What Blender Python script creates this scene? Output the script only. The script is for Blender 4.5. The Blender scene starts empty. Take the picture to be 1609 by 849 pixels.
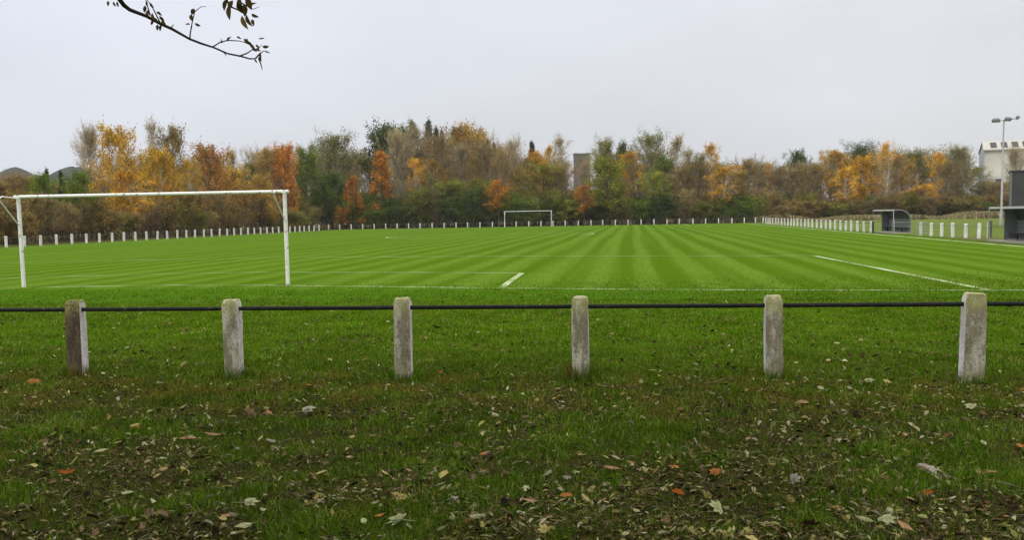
import bpy, math, random
import numpy as np
from mathutils import Vector, Matrix

# ------------------------------------------------------------------ camera
W_PX, H_PX = 1609.0, 849.0
F_PX = 1500.0
PITCH, ROLL, EYE = math.radians(5.0), math.radians(-1.0), 1.66
PY = 340 + F_PX * math.tan(PITCH)
SC = bpy.context.scene
cam = bpy.data.cameras.new('camera')
camo = bpy.data.objects.new('camera', cam)
SC.collection.objects.link(camo)
CAM_ROT = Matrix.Rotation(math.pi / 2 - PITCH, 4, 'X') @ Matrix.Rotation(ROLL, 4, 'Z')
camo.matrix_world = Matrix.Translation((0, 0, EYE)) @ CAM_ROT
cam.sensor_fit = 'HORIZONTAL'
cam.sensor_width = 36
cam.lens = F_PX / W_PX * 36
cam.shift_y = (PY - H_PX / 2) / W_PX
cam.clip_start = 0.05
cam.clip_end = 9000
SC.camera = camo

# ------------------------------------------------------------------ world and sun (overcast)
SUN_EL, SUN_AZ = math.radians(52), math.radians(205)     # azimuth clockwise from +Y
world = bpy.data.worlds.new('World')
SC.world = world
world.use_nodes = True
wt = world.node_tree
wt.nodes.clear()
wout = wt.nodes.new('ShaderNodeOutputWorld')
wbg = wt.nodes.new('ShaderNodeBackground')
wbg.inputs['Strength'].default_value = 0.1
sky = wt.nodes.new('ShaderNodeTexSky')
sky.sky_type = 'NISHITA'
sky.sun_disc = False
sky.sun_elevation = SUN_EL
sky.sun_rotation = SUN_AZ
sky.air_density = 1.5
sky.dust_density = 5
tc = wt.nodes.new('ShaderNodeTexCoord')
sep = wt.nodes.new('ShaderNodeSeparateXYZ')
wt.links.new(tc.outputs['Generated'], sep.inputs[0])
ramp = wt.nodes.new('ShaderNodeValToRGB')               # the cloud deck by elevation: brighter overhead
ramp.color_ramp.interpolation = 'EASE'
els = ramp.color_ramp.elements
els[0].position, els[0].color = 0.0, (.335, .345, .365, 1)
els[1].position, els[1].color = 1.0, (1.0, 1.0, 1.02, 1)
e = els.new(.26); e.color = (.372, .384, .418, 1)
e = els.new(.65); e.color = (.88, .89, .93, 1)
wt.links.new(sep.outputs['Z'], ramp.inputs[0])
wn = wt.nodes.new('ShaderNodeTexNoise')                 # broad soft cloud structure
wn.inputs['Scale'].default_value = 2.2
wn.inputs['Detail'].default_value = 3
mp = wt.nodes.new('ShaderNodeMapping')
mp.inputs['Scale'].default_value = (1, 1, 2.5)
wt.links.new(tc.outputs['Generated'], mp.inputs[0])
wt.links.new(mp.outputs[0], wn.inputs['Vector'])
nr = wt.nodes.new('ShaderNodeMapRange')
nr.inputs['From Min'].default_value, nr.inputs['From Max'].default_value = .3, .7
nr.inputs['To Min'].default_value, nr.inputs['To Max'].default_value = 20.6, 23.9
wt.links.new(wn.outputs['Fac'], nr.inputs['Value'])
side = wt.nodes.new('ShaderNodeValToRGB')               # cooler cloud to the left, greyer to the right
side.color_ramp.elements[0].position, side.color_ramp.elements[0].color = .25, (1.0, 1.008, 1.035, 1)
side.color_ramp.elements[1].position, side.color_ramp.elements[1].color = .75, (.965, .952, .925, 1)
sx = wt.nodes.new('ShaderNodeMath'); sx.operation = 'MULTIPLY_ADD'
sx.inputs[1].default_value = .5; sx.inputs[2].default_value = .5
wt.links.new(sep.outputs['X'], sx.inputs[0])
wt.links.new(sx.outputs[0], side.inputs[0])
m1 = wt.nodes.new('ShaderNodeVectorMath'); m1.operation = 'MULTIPLY'
m2 = wt.nodes.new('ShaderNodeVectorMath'); m2.operation = 'SCALE'
wt.links.new(ramp.outputs[0], m1.inputs[0]); wt.links.new(side.outputs[0], m1.inputs[1])
wt.links.new(m1.outputs[0], m2.inputs[0]); wt.links.new(nr.outputs[0], m2.inputs['Scale'])
mx = wt.nodes.new('ShaderNodeMix'); mx.data_type = 'RGBA'
mx.inputs[0].default_value = .94
wt.links.new(sky.outputs[0], mx.inputs[6]); wt.links.new(m2.outputs[0], mx.inputs[7])
wt.links.new(mx.outputs[2], wbg.inputs['Color'])
wt.links.new(wbg.outputs[0], wout.inputs['Surface'])

sun = bpy.data.lights.new('sun', 'SUN')
sun.energy = 1.3
sun.angle = math.radians(25)
sun.color = (1, .97, .92)
suno = bpy.data.objects.new('sun', sun)
SC.collection.objects.link(suno)
sd = Vector((math.sin(SUN_AZ) * math.cos(SUN_EL), math.cos(SUN_AZ) * math.cos(SUN_EL), math.sin(SUN_EL)))
suno.rotation_euler = sd.to_track_quat('Z', 'Y').to_euler()
suno.location = (0, 0, 60)

SC.view_settings.view_transform = 'Standard'
SC.view_settings.look = 'None'
SC.view_settings.exposure = 0.0
SC.view_settings.gamma = 1.0
SC.view_settings.use_curve_mapping = False
SC.cycles.max_bounces = 6
SC.cycles.diffuse_bounces = 3
SC.cycles.transmission_bounces = 4
SC.cycles.transparent_max_bounces = 8
SC.cycles.use_denoising = True

# ------------------------------------------------------------------ helpers
COL = SC.collection
TH = math.radians(7.3)                  # the pitch is turned a little to the right of the lens axis
CU, SU = math.cos(TH), math.sin(TH)


def xy(u, v):                           # pitch frame (across, along) to world
    return u * CU + v * SU, -u * SU + v * CU


def uv(x, y):
    return x * CU - y * SU, x * SU + y * CU


def ray(px, py):
    d = Vector(((px - W_PX / 2) / F_PX, -(py - PY) / F_PX, -1))
    return CAM_ROT.to_3x3() @ d


def gp(px, py, z=0.0):                  # ground point seen at a pixel of the photograph
    d = ray(px, py)
    t = (z - EYE) / d.z
    return Vector((d.x * t, d.y * t, z))


def at(px, py, y):                      # point on the pixel's ray at depth y
    d = ray(px, py)
    t = y / d.y
    return Vector((d.x * t, y, EYE + d.z * t))


def col_on_line(px, py, u=None, v=None):   # where a pixel column meets a line of the pitch frame
    d = ray(px, py)
    du, dv = uv(d.x, d.y)
    t = (u / du) if u is not None else (v / dv)
    return du * t, dv * t


def mesh_np(name, V, F):
    V = np.asarray(V, np.float32).reshape(-1, 3)
    F = np.asarray(F, np.int32)
    k = F.shape[1]
    me = bpy.data.meshes.new(name)
    me.vertices.add(len(V)); me.vertices.foreach_set('co', V.ravel())
    me.loops.add(F.size); me.loops.foreach_set('vertex_index', F.ravel())
    me.polygons.add(len(F))
    me.polygons.foreach_set('loop_start', np.arange(0, F.size, k, dtype=np.int32))
    me.update(calc_edges=True)
    return me


class MB:                               # collects boxes, tubes and sheets into ONE mesh
    def __init__(self):
        self.v, self.f, self.m = [], [], []

    def add(self, vs, fs, mi=0):
        o = len(self.v)
        self.v += [tuple(p) for p in vs]
        self.f += [tuple(i + o for i in f) for f in fs]
        self.m += [mi] * len(fs)

    def box(self, x0, x1, y0, y1, z0, z1, mi=0):
        vs = [(x, y, z) for z in (z0, z1) for y in (y0, y1) for x in (x0, x1)]
        self.add(vs, [(0, 2, 3, 1), (4, 5, 7, 6), (0, 1, 5, 4), (2, 6, 7, 3), (0, 4, 6, 2), (1, 3, 7, 5)], mi)

    def tube(self, pts, rad, n=8, cap=True, mi=0):
        pts = [Vector(p) for p in pts]
        if not isinstance(rad, (list, tuple)):
            rad = [rad] * len(pts)
        vs, fs = [], []
        for i, p in enumerate(pts):
            a = pts[max(0, i - 1)]; b = pts[min(len(pts) - 1, i + 1)]
            t = (b - a).normalized()
            s = t.cross(Vector((0, 0, 1)))
            if s.length < .05:
                s = t.cross(Vector((0, 1, 0)))
            s.normalize()
            w = s.cross(t)
            for k in range(n):
                q = 2 * math.pi * k / n
                vs.append(p + (s * math.cos(q) + w * math.sin(q)) * rad[i])
        for i in range(len(pts) - 1):
            for k in range(n):
                k2 = (k + 1) % n
                fs.append((i * n + k, i * n + k2, (i + 1) * n + k2, (i + 1) * n + k))
        if cap:
            fs.append(tuple(range(n - 1, -1, -1)))
            fs.append(tuple(range((len(pts) - 1) * n, len(pts) * n)))
        self.add(vs, fs, mi)

    def sheet(self, prof, y0, y1, th, mi=0):   # a bent sheet: profile in x-z, run along y, real thickness
        n = len(prof)
        P = [Vector((p[0], 0, p[1])) for p in prof]
        off = []
        for i in range(n):
            t = (P[min(n - 1, i + 1)] - P[max(0, i - 1)]).normalized()
            off.append(P[i] + Vector((-t.z, 0, t.x)) * th)
        vs = [(q.x, y, q.z) for y in (y0, y1) for L in (P, off) for q in L]
        fs = []
        for i in range(n - 1):
            a, b, c, d = i, i + n, i + 2 * n, i + 3 * n
            fs += [(a, a + 1, c + 1, c), (b, d, d + 1, b + 1), (a, b, b + 1, a + 1), (c, c + 1, d + 1, d)]
        fs += [(0, 2 * n, 3 * n, n), (n - 1, 2 * n - 1, 4 * n - 1, 3 * n - 1)]
        self.add(vs, fs, mi)

    def mesh(self, name, mats=()):
        me = bpy.data.meshes.new(name)
        me.from_pydata(self.v, [], self.f)
        for m in mats:
            me.materials.append(m)
        if len(mats) > 1:
            me.polygons.foreach_set('material_index', self.m)
        me.update()
        return me


def smooth(me, angle=40):
    me.polygons.foreach_set('use_smooth', [True] * len(me.polygons))
    try:
        me.set_sharp_from_angle(angle=math.radians(angle))
    except Exception:
        pass
    return me


def obj(name, me, parent=None, mat=None, loc=None):
    if mat is not None and len(me.materials) == 0:
        me.materials.append(mat)
    o = bpy.data.objects.new(name, me)
    COL.objects.link(o)
    if parent is not None:
        o.parent = parent
    if loc is not None:
        o.location = loc
    return o


def tag(o, label, cat, group=None, kind=None):
    o['label'] = label
    o['category'] = cat
    if group: o['group'] = group
    if kind: o['kind'] = kind
    return o


def thing(name, label, cat, loc=(0, 0, 0), rz=0.0, group=None):
    o = bpy.data.objects.new(name, None)
    COL.objects.link(o)
    o.location = loc
    o.rotation_euler = (0, 0, rz)
    o.empty_display_size = .3
    return tag(o, label, cat, group)


def struct(name, me, mat):
    o = obj(name, me, None, mat)
    o['kind'] = 'structure'
    return o


# ------------------------------------------------------------------ materials
def new_mat(name):
    m = bpy.data.materials.new(name)
    m.use_nodes = True
    nt = m.node_tree
    nt.nodes.clear()
    return m, nt, nt.nodes.new('ShaderNodeOutputMaterial')


def N(nt, kind, **kw):
    n = nt.nodes.new('ShaderNode' + kind)
    for k, v in kw.items():
        setattr(n, k, v)
    return n


def L(nt, a, b):
    nt.links.new(a, b)


def math_n(nt, op, a, b=None, c=None):
    n = N(nt, 'Math', operation=op)
    for i, x in enumerate((a, b, c)):
        if x is None: continue
        if isinstance(x, (int, float)): n.inputs[i].default_value = x
        else: L(nt, x, n.inputs[i])
    return n.outputs[0]


def sstep(nt, x, a, b):
    n = N(nt, 'MapRange', interpolation_type='SMOOTHSTEP')
    n.inputs['From Min'].default_value = a
    n.inputs['From Max'].default_value = b
    L(nt, x, n.inputs['Value'])
    return n.outputs[0]


def noise(nt, vec, scale, detail=4, rough=.55, dist=0.0):
    n = N(nt, 'TexNoise')
    n.inputs['Scale'].default_value = scale
    n.inputs['Detail'].default_value = detail
    n.inputs['Roughness'].default_value = rough
    n.inputs['Distortion'].default_value = dist
    if vec is not None: L(nt, vec, n.inputs['Vector'])
    return n.outputs['Fac']


def rampn(nt, x, stops, interp='LINEAR'):
    n = N(nt, 'ValToRGB')
    n.color_ramp.interpolation = interp
    el = n.color_ramp.elements
    while len(el) < len(stops): el.new(.5)
    for e, (p, c) in zip(el, stops):
        e.position = p
        e.color = (c[0], c[1], c[2], 1) if not isinstance(c, (int, float)) else (c, c, c, 1)
    L(nt, x, n.inputs[0])
    return n.outputs[0]


def mixc(nt, f, a, b, mode='MIX'):
    n = N(nt, 'Mix', data_type='RGBA', blend_type=mode)
    for s, x in ((n.inputs[0], f), (n.inputs[6], a), (n.inputs[7], b)):
        if isinstance(x, (int, float)): s.default_value = x
        elif isinstance(x, tuple): s.default_value = (*x, 1)
        else: L(nt, x, s)
    return n.outputs[2]


def principled(nt, out, color, rough=.8, spec=.3, metal=0.0, bump=None, bstr=.3, bdist=.01):
    p = N(nt, 'BsdfPrincipled')
    if isinstance(color, tuple): p.inputs['Base Color'].default_value = (*color, 1)
    else: L(nt, color, p.inputs['Base Color'])
    if isinstance(rough, (int, float)): p.inputs['Roughness'].default_value = rough
    else: L(nt, rough, p.inputs['Roughness'])
    p.inputs['Specular IOR Level'].default_value = spec
    p.inputs['Metallic'].default_value = metal
    if bump is not None:
        b = N(nt, 'Bump')
        b.inputs['Strength'].default_value = bstr
        b.inputs['Distance'].default_value = bdist
        L(nt, bump, b.inputs['Height'])
        L(nt, b.outputs[0], p.inputs['Normal'])
    L(nt, p.outputs[0], out.inputs['Surface'])
    return p


def pos(nt):
    return N(nt, 'NewGeometry').outputs['Position']


def objco(nt):
    return N(nt, 'TexCoord').outputs['Object']


def uv_nodes(nt, p):
    du = N(nt, 'VectorMath', operation='DOT_PRODUCT'); du.inputs[1].default_value = (CU, -SU, 0)
    dv = N(nt, 'VectorMath', operation='DOT_PRODUCT'); dv.inputs[1].default_value = (SU, CU, 0)
    L(nt, p, du.inputs[0]); L(nt, p, dv.inputs[0])
    return du.outputs['Value'], dv.outputs['Value']


def mat_leaf(name, cols, transl=.45, objvar=.22, clump=.9):
    m, nt, out = new_mat(name)
    g = N(nt, 'NewGeometry')
    n = len(cols)
    c = rampn(nt, g.outputs['Random Per Island'], [(i / max(1, n - 1), k) for i, k in enumerate(cols)])
    oi = N(nt, 'ObjectInfo')
    f = math_n(nt, 'MULTIPLY_ADD', oi.outputs['Random'], 2 * objvar, 1 - objvar)
    hs = N(nt, 'HueSaturation')
    hs.inputs['Hue'].default_value = .5
    oc = N(nt, 'TexCoord').outputs['Object']
    cn = noise(nt, oc, clump, 3, .6)
    f = math_n(nt, 'MULTIPLY', f, math_n(nt, 'MULTIPLY_ADD', sstep(nt, cn, .3, .7), .8, .6))
    L(nt, math_n(nt, 'MULTIPLY_ADD', noise(nt, oc, clump * .6, 2), .05, .475), hs.inputs['Hue'])
    L(nt, f, hs.inputs['Value']); L(nt, c, hs.inputs['Color'])
    c = hs.outputs[0]
    d = N(nt, 'BsdfDiffuse'); t = N(nt, 'BsdfTranslucent'); mxs = N(nt, 'MixShader')
    L(nt, c, d.inputs[0]); L(nt, c, t.inputs[0])
    mxs.inputs[0].default_value = transl
    L(nt, d.outputs[0], mxs.inputs[1]); L(nt, t.outputs[0], mxs.inputs[2])
    L(nt, mxs.outputs[0], out.inputs['Surface'])
    return m


def mat_plain(name, color, rough=.6, spec=.3, metal=0.0, var=.25, scale=6, bstr=.15):
    m, nt, out = new_mat(name)
    o = objco(nt)
    nz = noise(nt, o, scale, 5)
    nz2 = noise(nt, o, scale * 7, 3)
    c = mixc(nt, nz, tuple(x * (1 - var) for x in color), tuple(min(1, x * (1 + var)) for x in color))
    principled(nt, out, c, rough, spec, metal, nz2, bstr, .01)
    return m


def mat_bark(name, a, b, band=False):
    m, nt, out = new_mat(name)
    o = objco(nt)
    mpn = N(nt, 'Mapping'); mpn.inputs['Scale'].default_value = (3, 3, 9 if band else 1)
    L(nt, o, mpn.inputs[0])
    nz = noise(nt, mpn.outputs[0], 2.2 if band else 4, 5, .65)
    c = rampn(nt, nz, [(.36, b), (.52, a)] if band else [(.3, b), (.7, a)])
    principled(nt, out, c, .9, .15, 0, nz, .5, .02)
    return m


def mul(c, k): return tuple(x * k for x in c)


def fam(c, sp=.6, tint=(1.12, 1.0, .85)):
    return [mul(c, 1 - sp), mul(c, .85), c, tuple(a * b for a, b in zip(mul(c, 1 + sp * .7), tint))]


LEAF = {
    'yellow': mat_leaf('leaf_yellow', fam((0.638, 0.407, 0.043))),
    'gold': mat_leaf('leaf_gold', fam((0.594, 0.350, 0.038))),
    'amber': mat_leaf('leaf_amber', fam((0.418, 0.277, 0.065))),
    'orange': mat_leaf('leaf_orange', fam((0.550, 0.249, 0.036))),
    'red': mat_leaf('leaf_red_orange', fam((0.484, 0.215, 0.038))),
    'russet': mat_leaf('leaf_russet', fam((0.396, 0.209, 0.049))),
    'brown': mat_leaf('leaf_brown', fam((0.297, 0.220, 0.070))),
    'green': mat_leaf('leaf_green', fam((0.165, 0.226, 0.032))),
    'lime': mat_leaf('leaf_yellow_green', fam((0.286, 0.305, 0.043))),
    'olive': mat_leaf('leaf_olive', fam((0.248, 0.243, 0.049))),
    'grey': mat_leaf('leaf_grey_green', fam((0.231, 0.232, 0.081))),
    'dark': mat_leaf('leaf_dark_green', fam((0.099, 0.136, 0.032))),
    'pale': mat_leaf('leaf_pale', fam((0.386, 0.323, 0.124))),
    'conifer': mat_leaf('needles', fam((0.051, 0.072, 0.040)), transl=.1),
    'twig': mat_leaf('twigs_brown', fam((0.308, 0.232, 0.097), .35), transl=0.0),
    'twiggrey': mat_leaf('twigs_grey', fam((0.396, 0.328, 0.184), .35), transl=0.0),
    'canopy': mat_leaf('leaf_canopy', fam((0.143, 0.129, 0.037))),
}
BARK = {
    'birch': mat_bark('bark_birch', (.66, .60, .50), (.16, .13, .10), True),
    'brown': mat_bark('bark_brown', (.13, .10, .07), (.05, .04, .03)),
    'grey': mat_bark('bark_grey', (.33, .275, .20), (.13, .11, .08)),
}

# ------------------------------------------------------------------ ground
def hgt(x, y):                          # gentle unevenness of the grass in front of the pitch
    a = .022 * np.sin(1.9 * x + .7 * y) * np.sin(1.3 * y - .5 * x + 1.0)
    b = .014 * np.sin(4.3 * x - 1.7 * y + 2) * np.sin(3.7 * y + 1.1 * x)
    fade = np.clip((17 - y) / 5, 0, 1) * np.clip((y + 8) / 6, 0, 1) * np.clip((16 - np.abs(x)) / 4, 0, 1)
    return (a + b) * fade


def spread(dense, far, n):
    s = np.geomspace(1.0, far, n)
    return s


xs = np.concatenate([-np.geomspace(3000, 17, 46), np.arange(-16, 16.01, .16), np.geomspace(17, 3000, 46)])
ys = np.concatenate([-np.geomspace(1500, 9, 24), np.arange(-8, 18.01, .16), np.geomspace(18.5, 3000, 60)])
GX, GY = np.meshgrid(xs, ys)
GZ = hgt(GX, GY)
nx, ny = len(xs), len(ys)
idx = np.arange(nx * ny).reshape(ny, nx)
Fq = np.stack([idx[:-1, :-1], idx[:-1, 1:], idx[1:, 1:], idx[1:, :-1]], -1).reshape(-1, 4)
gme = mesh_np('ground', np.stack([GX, GY, GZ], -1), Fq)
gme.polygons.foreach_set('use_smooth', [True] * len(gme.polygons))

gm, nt, out = new_mat('ground_grass_and_soil')
P = pos(nt)
U, Vv = uv_nodes(nt, P)
fine = noise(nt, P, 55, 6, .75)
mid = noise(nt, P, 2.6, 6, .65)
big = noise(nt, P, .35, 4)
grass = rampn(nt, fine, [(.28, (0.0160, 0.0360, 0.0011)), (.5, (0.0480, 0.1020, 0.0022)), (.72, (0.0960, 0.1600, 0.0066))])
grass = mixc(nt, sstep(nt, mid, .48, .72), grass, mixc(nt, fine, (.04, .05, .005), (.14, .135, .018)))
soil = rampn(nt, fine, [(.3, (.012, .009, .005)), (.5, (.04, .028, .014)), (.68, (.10, .07, .035)), (.8, (.16, .13, .08))])
# under the trees the sward is thin and the soil shows
dn = math_n(nt, 'ADD', Vv, math_n(nt, 'MULTIPLY_ADD', mid, 3.0, -1.5))
thin = math_n(nt, 'SUBTRACT', 1.0, sstep(nt, dn, 5.5, 10.5))
corner = math_n(nt, 'ADD', Vv, math_n(nt, 'MULTIPLY', U, -.7))
corner = math_n(nt, 'SUBTRACT', 1.0, sstep(nt, math_n(nt, 'ADD', corner, math_n(nt, 'MULTIPLY_ADD', mid, 2, -1)), 3.6, 5.0))
bare = math_n(nt, 'MULTIPLY', math_n(nt, 'MAXIMUM', thin, corner), sstep(nt, noise(nt, P, 9, 6, .75, .4), .42, .62))
thatch = rampn(nt, fine, [(.3, (.010, .012, .002)), (.5, (.030, .036, .006)), (.68, (.06, .06, .014)), (.8, (.12, .10, .04))])
grass = mixc(nt, math_n(nt, 'SUBTRACT', 1.0, sstep(nt, dn, 8.5, 14.0)), grass, thatch)
near_c = mixc(nt, bare, grass, soil)
# rough field to the right and behind
field = rampn(nt, noise(nt, P, .8, 6, .7), [(.3, (.065, .092, .016)), (.55, (.115, .150, .034)), (.75, (.17, .17, .065))])
outside_r = sstep(nt, U, 17.6, 18.6)
base_c = mixc(nt, outside_r, near_c, field)
wr = math_n(nt, 'MULTIPLY', sstep(nt, U, 17.2, 18.0), math_n(nt, 'SUBTRACT', 1.0, sstep(nt, U, 19.6, 20.6)))
wr = math_n(nt, 'MULTIPLY', wr, math_n(nt, 'SUBTRACT', 1.0, sstep(nt, Vv, 55, 64)))
wr = math_n(nt, 'MULTIPLY', wr, sstep(nt, noise(nt, P, 1.6, 5, .7), .36, .58))
base_c = mixc(nt, wr, base_c, mixc(nt, fine, (.07, .06, .03), (.15, .12, .07)))
litter = rampn(nt, noise(nt, P, 1.5, 6, .7), [(.3, (.03, .03, .012)), (.5, (.07, .055, .025)), (.7, (.14, .10, .045))])
out_l = math_n(nt, 'SUBTRACT', 1.0, sstep(nt, U, -49.0, -46.5))
out_b = sstep(nt, Vv, 150.5, 153.5)
woods = math_n(nt, 'MAXIMUM', out_l, math_n(nt, 'MULTIPLY', out_b, math_n(nt, 'SUBTRACT', 1.0, sstep(nt, U, 18, 24))))
woods = math_n(nt, 'MAXIMUM', woods, sstep(nt, Vv, 163, 168))
base_c = mixc(nt, woods, base_c, litter)
principled(nt, out, base_c, 1.0, 0.0, 0, fine, .6, .03)
struct('ground', gme, gm)

# the mown, striped pitch: a sheet 4 mm above the ground
V0, V1, U0, U1 = 21.6, 149.4, -45.0, 16.9
GL_SL = -.05                            # the goal line runs a touch off square
mbp = MB()
nu, nv = 12, 24
vs = []
for j in range(nv + 1):
    for i in range(nu + 1):
        u = U0 + (U1 - U0) * i / nu
        v = V0 + (V1 - V0) * j / nv
        if j == 0: v = 18.6
        x, y = xy(u, v); vs.append((x, y, .004))
mbp.add(vs, [(j * (nu + 1) + i, j * (nu + 1) + i + 1, (j + 1) * (nu + 1) + i + 1, (j + 1) * (nu + 1) + i) for j in range(nv) for i in range(nu)])
pm, nt, out = new_mat('mown_turf')
P = pos(nt)
U, Vv = uv_nodes(nt, P)
wob = noise(nt, P, .09, 2)
Uw = math_n(nt, 'ADD', U, math_n(nt, 'MULTIPLY_ADD', wob, .3, -.15))
cx = N(nt, 'CombineXYZ'); L(nt, math_n(nt, 'MULTIPLY', Uw, 1.0), cx.inputs[0]); L(nt, math_n(nt, 'MULTIPLY', Vv, .012), cx.inputs[1])
band_n = noise(nt, cx.outputs[0], .55, 2, .5)
band_f = noise(nt, cx.outputs[0], 2.1, 3, .6)
wave = math_n(nt, 'SINE', math_n(nt, 'MULTIPLY', Uw, 2 * math.pi / 1.4))
st = math_n(nt, 'MULTIPLY_ADD', wave, .22, .5)
st = math_n(nt, 'ADD', st, math_n(nt, 'MULTIPLY_ADD', band_n, .55, -.275))
st = math_n(nt, 'ADD', st, math_n(nt, 'MULTIPLY_ADD', band_f, 1.1, -.55))
st = math_n(nt, 'MULTIPLY_ADD', sstep(nt, st, .22, .78), .70, .15)
fine = noise(nt, P, 30, 5, .75)
pat = noise(nt, P, .22, 5, .6)
pat2 = noise(nt, P, 1.3, 5, .7)
cst = N(nt, 'CombineXYZ'); L(nt, math_n(nt, 'MULTIPLY', U, 9.0), cst.inputs[0]); L(nt, math_n(nt, 'MULTIPLY', Vv, .8), cst.inputs[1])
streak = noise(nt, cst.outputs[0], 1.0, 4, .7)
dk = mixc(nt, fine, (.034, .076, .002), (.066, .126, .004))
lt = mixc(nt, fine, (.084, .150, .011), (.150, .222, .034))
c = mixc(nt, st, dk, lt)
c = mixc(nt, sstep(nt, streak, .35, .75), mixc(nt, .5, c, dk), c)
c = mixc(nt, math_n(nt, 'MULTIPLY', sstep(nt, pat2, .55, .8), .45), c, (0.1040, 0.1600, 0.0154))
c = mixc(nt, math_n(nt, 'MULTIPLY', sstep(nt, pat, .5, .75), .35), c, (0.0480, 0.1150, 0.0044))
edge = sstep(nt, math_n(nt, 'ADD', math_n(nt, 'ADD', Vv, math_n(nt, 'MULTIPLY', U, .10)), math_n(nt, 'MULTIPLY_ADD', pat2, 1.2, -.6)), 20.6, 22.0)
dull = rampn(nt, noise(nt, P, 24, 6, .75), [(.28, (0.0224, 0.0580, 0.0022)), (.5, (0.0464, 0.1080, 0.0044)), (.72, (0.0880, 0.1550, 0.0110))])
c = mixc(nt, edge, dull, c)
principled(nt, out, c, 1.0, 0.0, 0, fine, .5, .03)
struct('pitch', mbp.mesh('pitch'), pm)

# painted lines
lm, nt, out = new_mat('white_line_paint_on_grass')
P = pos(nt)
wear = math_n(nt, 'ADD', math_n(nt, 'MULTIPLY', noise(nt, P, 14, 4, .8), .6), math_n(nt, 'MULTIPLY', noise(nt, P, .7, 4, .7), .55))
c = mixc(nt, sstep(nt, wear, .42, .70), (.50, .55, .36), (.10, .15, .01))
principled(nt, out, c, 1.0, 0.0)


def line(name, pts, w, label=None):
    pts = [Vector((p[0], p[1], 0)) for p in pts]
    fine_pts = []
    for a, b in zip(pts[:-1], pts[1:]):
        n = max(1, int((b - a).length / 2))
        fine_pts += [a.lerp(b, k / n) for k in range(n)]
    fine_pts.append(pts[-1])
    vs, fs = [], []
    for i, p in enumerate(fine_pts):
        t = (fine_pts[min(len(fine_pts) - 1, i + 1)] - fine_pts[max(0, i - 1)]).normalized()
        s = Vector((-t.y, t.x, 0)) * w / 2
        vs += [p + s, p - s]
        if i: fs.append((2 * i - 2, 2 * i - 1, 2 * i + 1, 2 * i))
    vs = [(p.x, p.y, .008) for p in vs]
    me = bpy.data.meshes.new(name)
    me.from_pydata(vs, [], fs)
    o = struct(name, me, lm)
    return o


def g2(px, py):
    p = gp(px, py); return (p.x, p.y)


line('goal_line', [g2(-60, 457), g2(90, 451.5), g2(250, 449), g2(420, 449), g2(600, 451), g2(787, 453.5), g2(1000, 455.5), g2(1250, 456.5), g2(1553, 456.8), g2(1700, 456)], .12)
line('goal_area_side_line', [g2(787, 453), g2(820, 429.5)], .17)
line('goal_area_front_line', [g2(-80, 441), g2(60, 436), g2(250, 431), g2(400, 428.5), g2(600, 428.5), g2(820, 429.5)], .10)
line('penalty_area_side_line', [g2(1555, 456.5), g2(1278, 402)], .16)
line('penalty_area_front_line', [g2(-60, 415), g2(200, 409.5), g2(480, 404.5), g2(800, 403), g2(1060, 402.5), g2(1278, 402)], .14)
line('touchline', [xy(16.3, 19.9), xy(16.35, 50), xy(16.4, 80), xy(16.5, 147)], .28)
line('touchline_far', [xy(-43.6, 25), xy(-43.6, 147)], .12)
line('far_goal_line', [xy(-43.6, 147), xy(16.5, 147)], .12)
cc = (-12.6, 84.0)
line('halfway_line', [xy(-43.6, 84), xy(16.4, 84)], .10)
line('centre_circle', [xy(cc[0] + 9.15 * math.cos(a * math.pi / 32), cc[1] + 9.15 * math.sin(a * math.pi / 32)) for a in range(65)], .20)
for s in (-1, 1):
    line('far_penalty_area_line', [xy(cc[0] + s * 20.1, 147), xy(cc[0] + s * 20.1, 130.5)], .14)
line('far_penalty_area_line', [xy(cc[0] - 20.1, 130.5), xy(cc[0] + 20.1, 130.5)], .14)

# far spoil heaps on the left
hm_, nt, out = new_mat('heath_hill')
P = pos(nt)
principled(nt, out, rampn(nt, noise(nt, P, .05, 6, .65), [(.35, (.022, .026, .022)), (.65, (.05, .054, .042))]), .95, .1)
for nm, (pxc, top, hw) in {'hill': (22, 265, 60), 'hill.001': (118, 264, 72), 'hill.002': (385, 268, 50)}.items():
    D = 620.0
    b = at(pxc, top, D)
    n = 40
    rad = hw / F_PX * D
    vs = [(b.x, b.y, b.z)]; fs = []
    rs = random.Random(int(pxc))
    for r in range(1, 17):
        q = r / 16
        for k in range(n):
            a = 2 * math.pi * k / n
            z = b.z * (.5 + .5 * math.cos(math.pi * q ** 1.15)) * (1 + .03 * math.sin(2 * a + pxc)) if r < 16 else -2
            vs.append((b.x + rad * 1.9 * q * math.cos(a), b.y + rad * 1.9 * q * math.sin(a), z))
    for k in range(n): fs.append((0, 1 + k, 1 + (k + 1) % n))
    for r in range(15):
        for k in range(n):
            a0 = 1 + r * n; a1 = a0 + n
            fs.append((a0 + k, a1 + k, a1 + (k + 1) % n, a0 + (k + 1) % n))
    me = bpy.data.meshes.new('hill'); me.from_pydata(vs, [], fs); smooth(me, 80)
    struct('hill', me, hm_)

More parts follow.
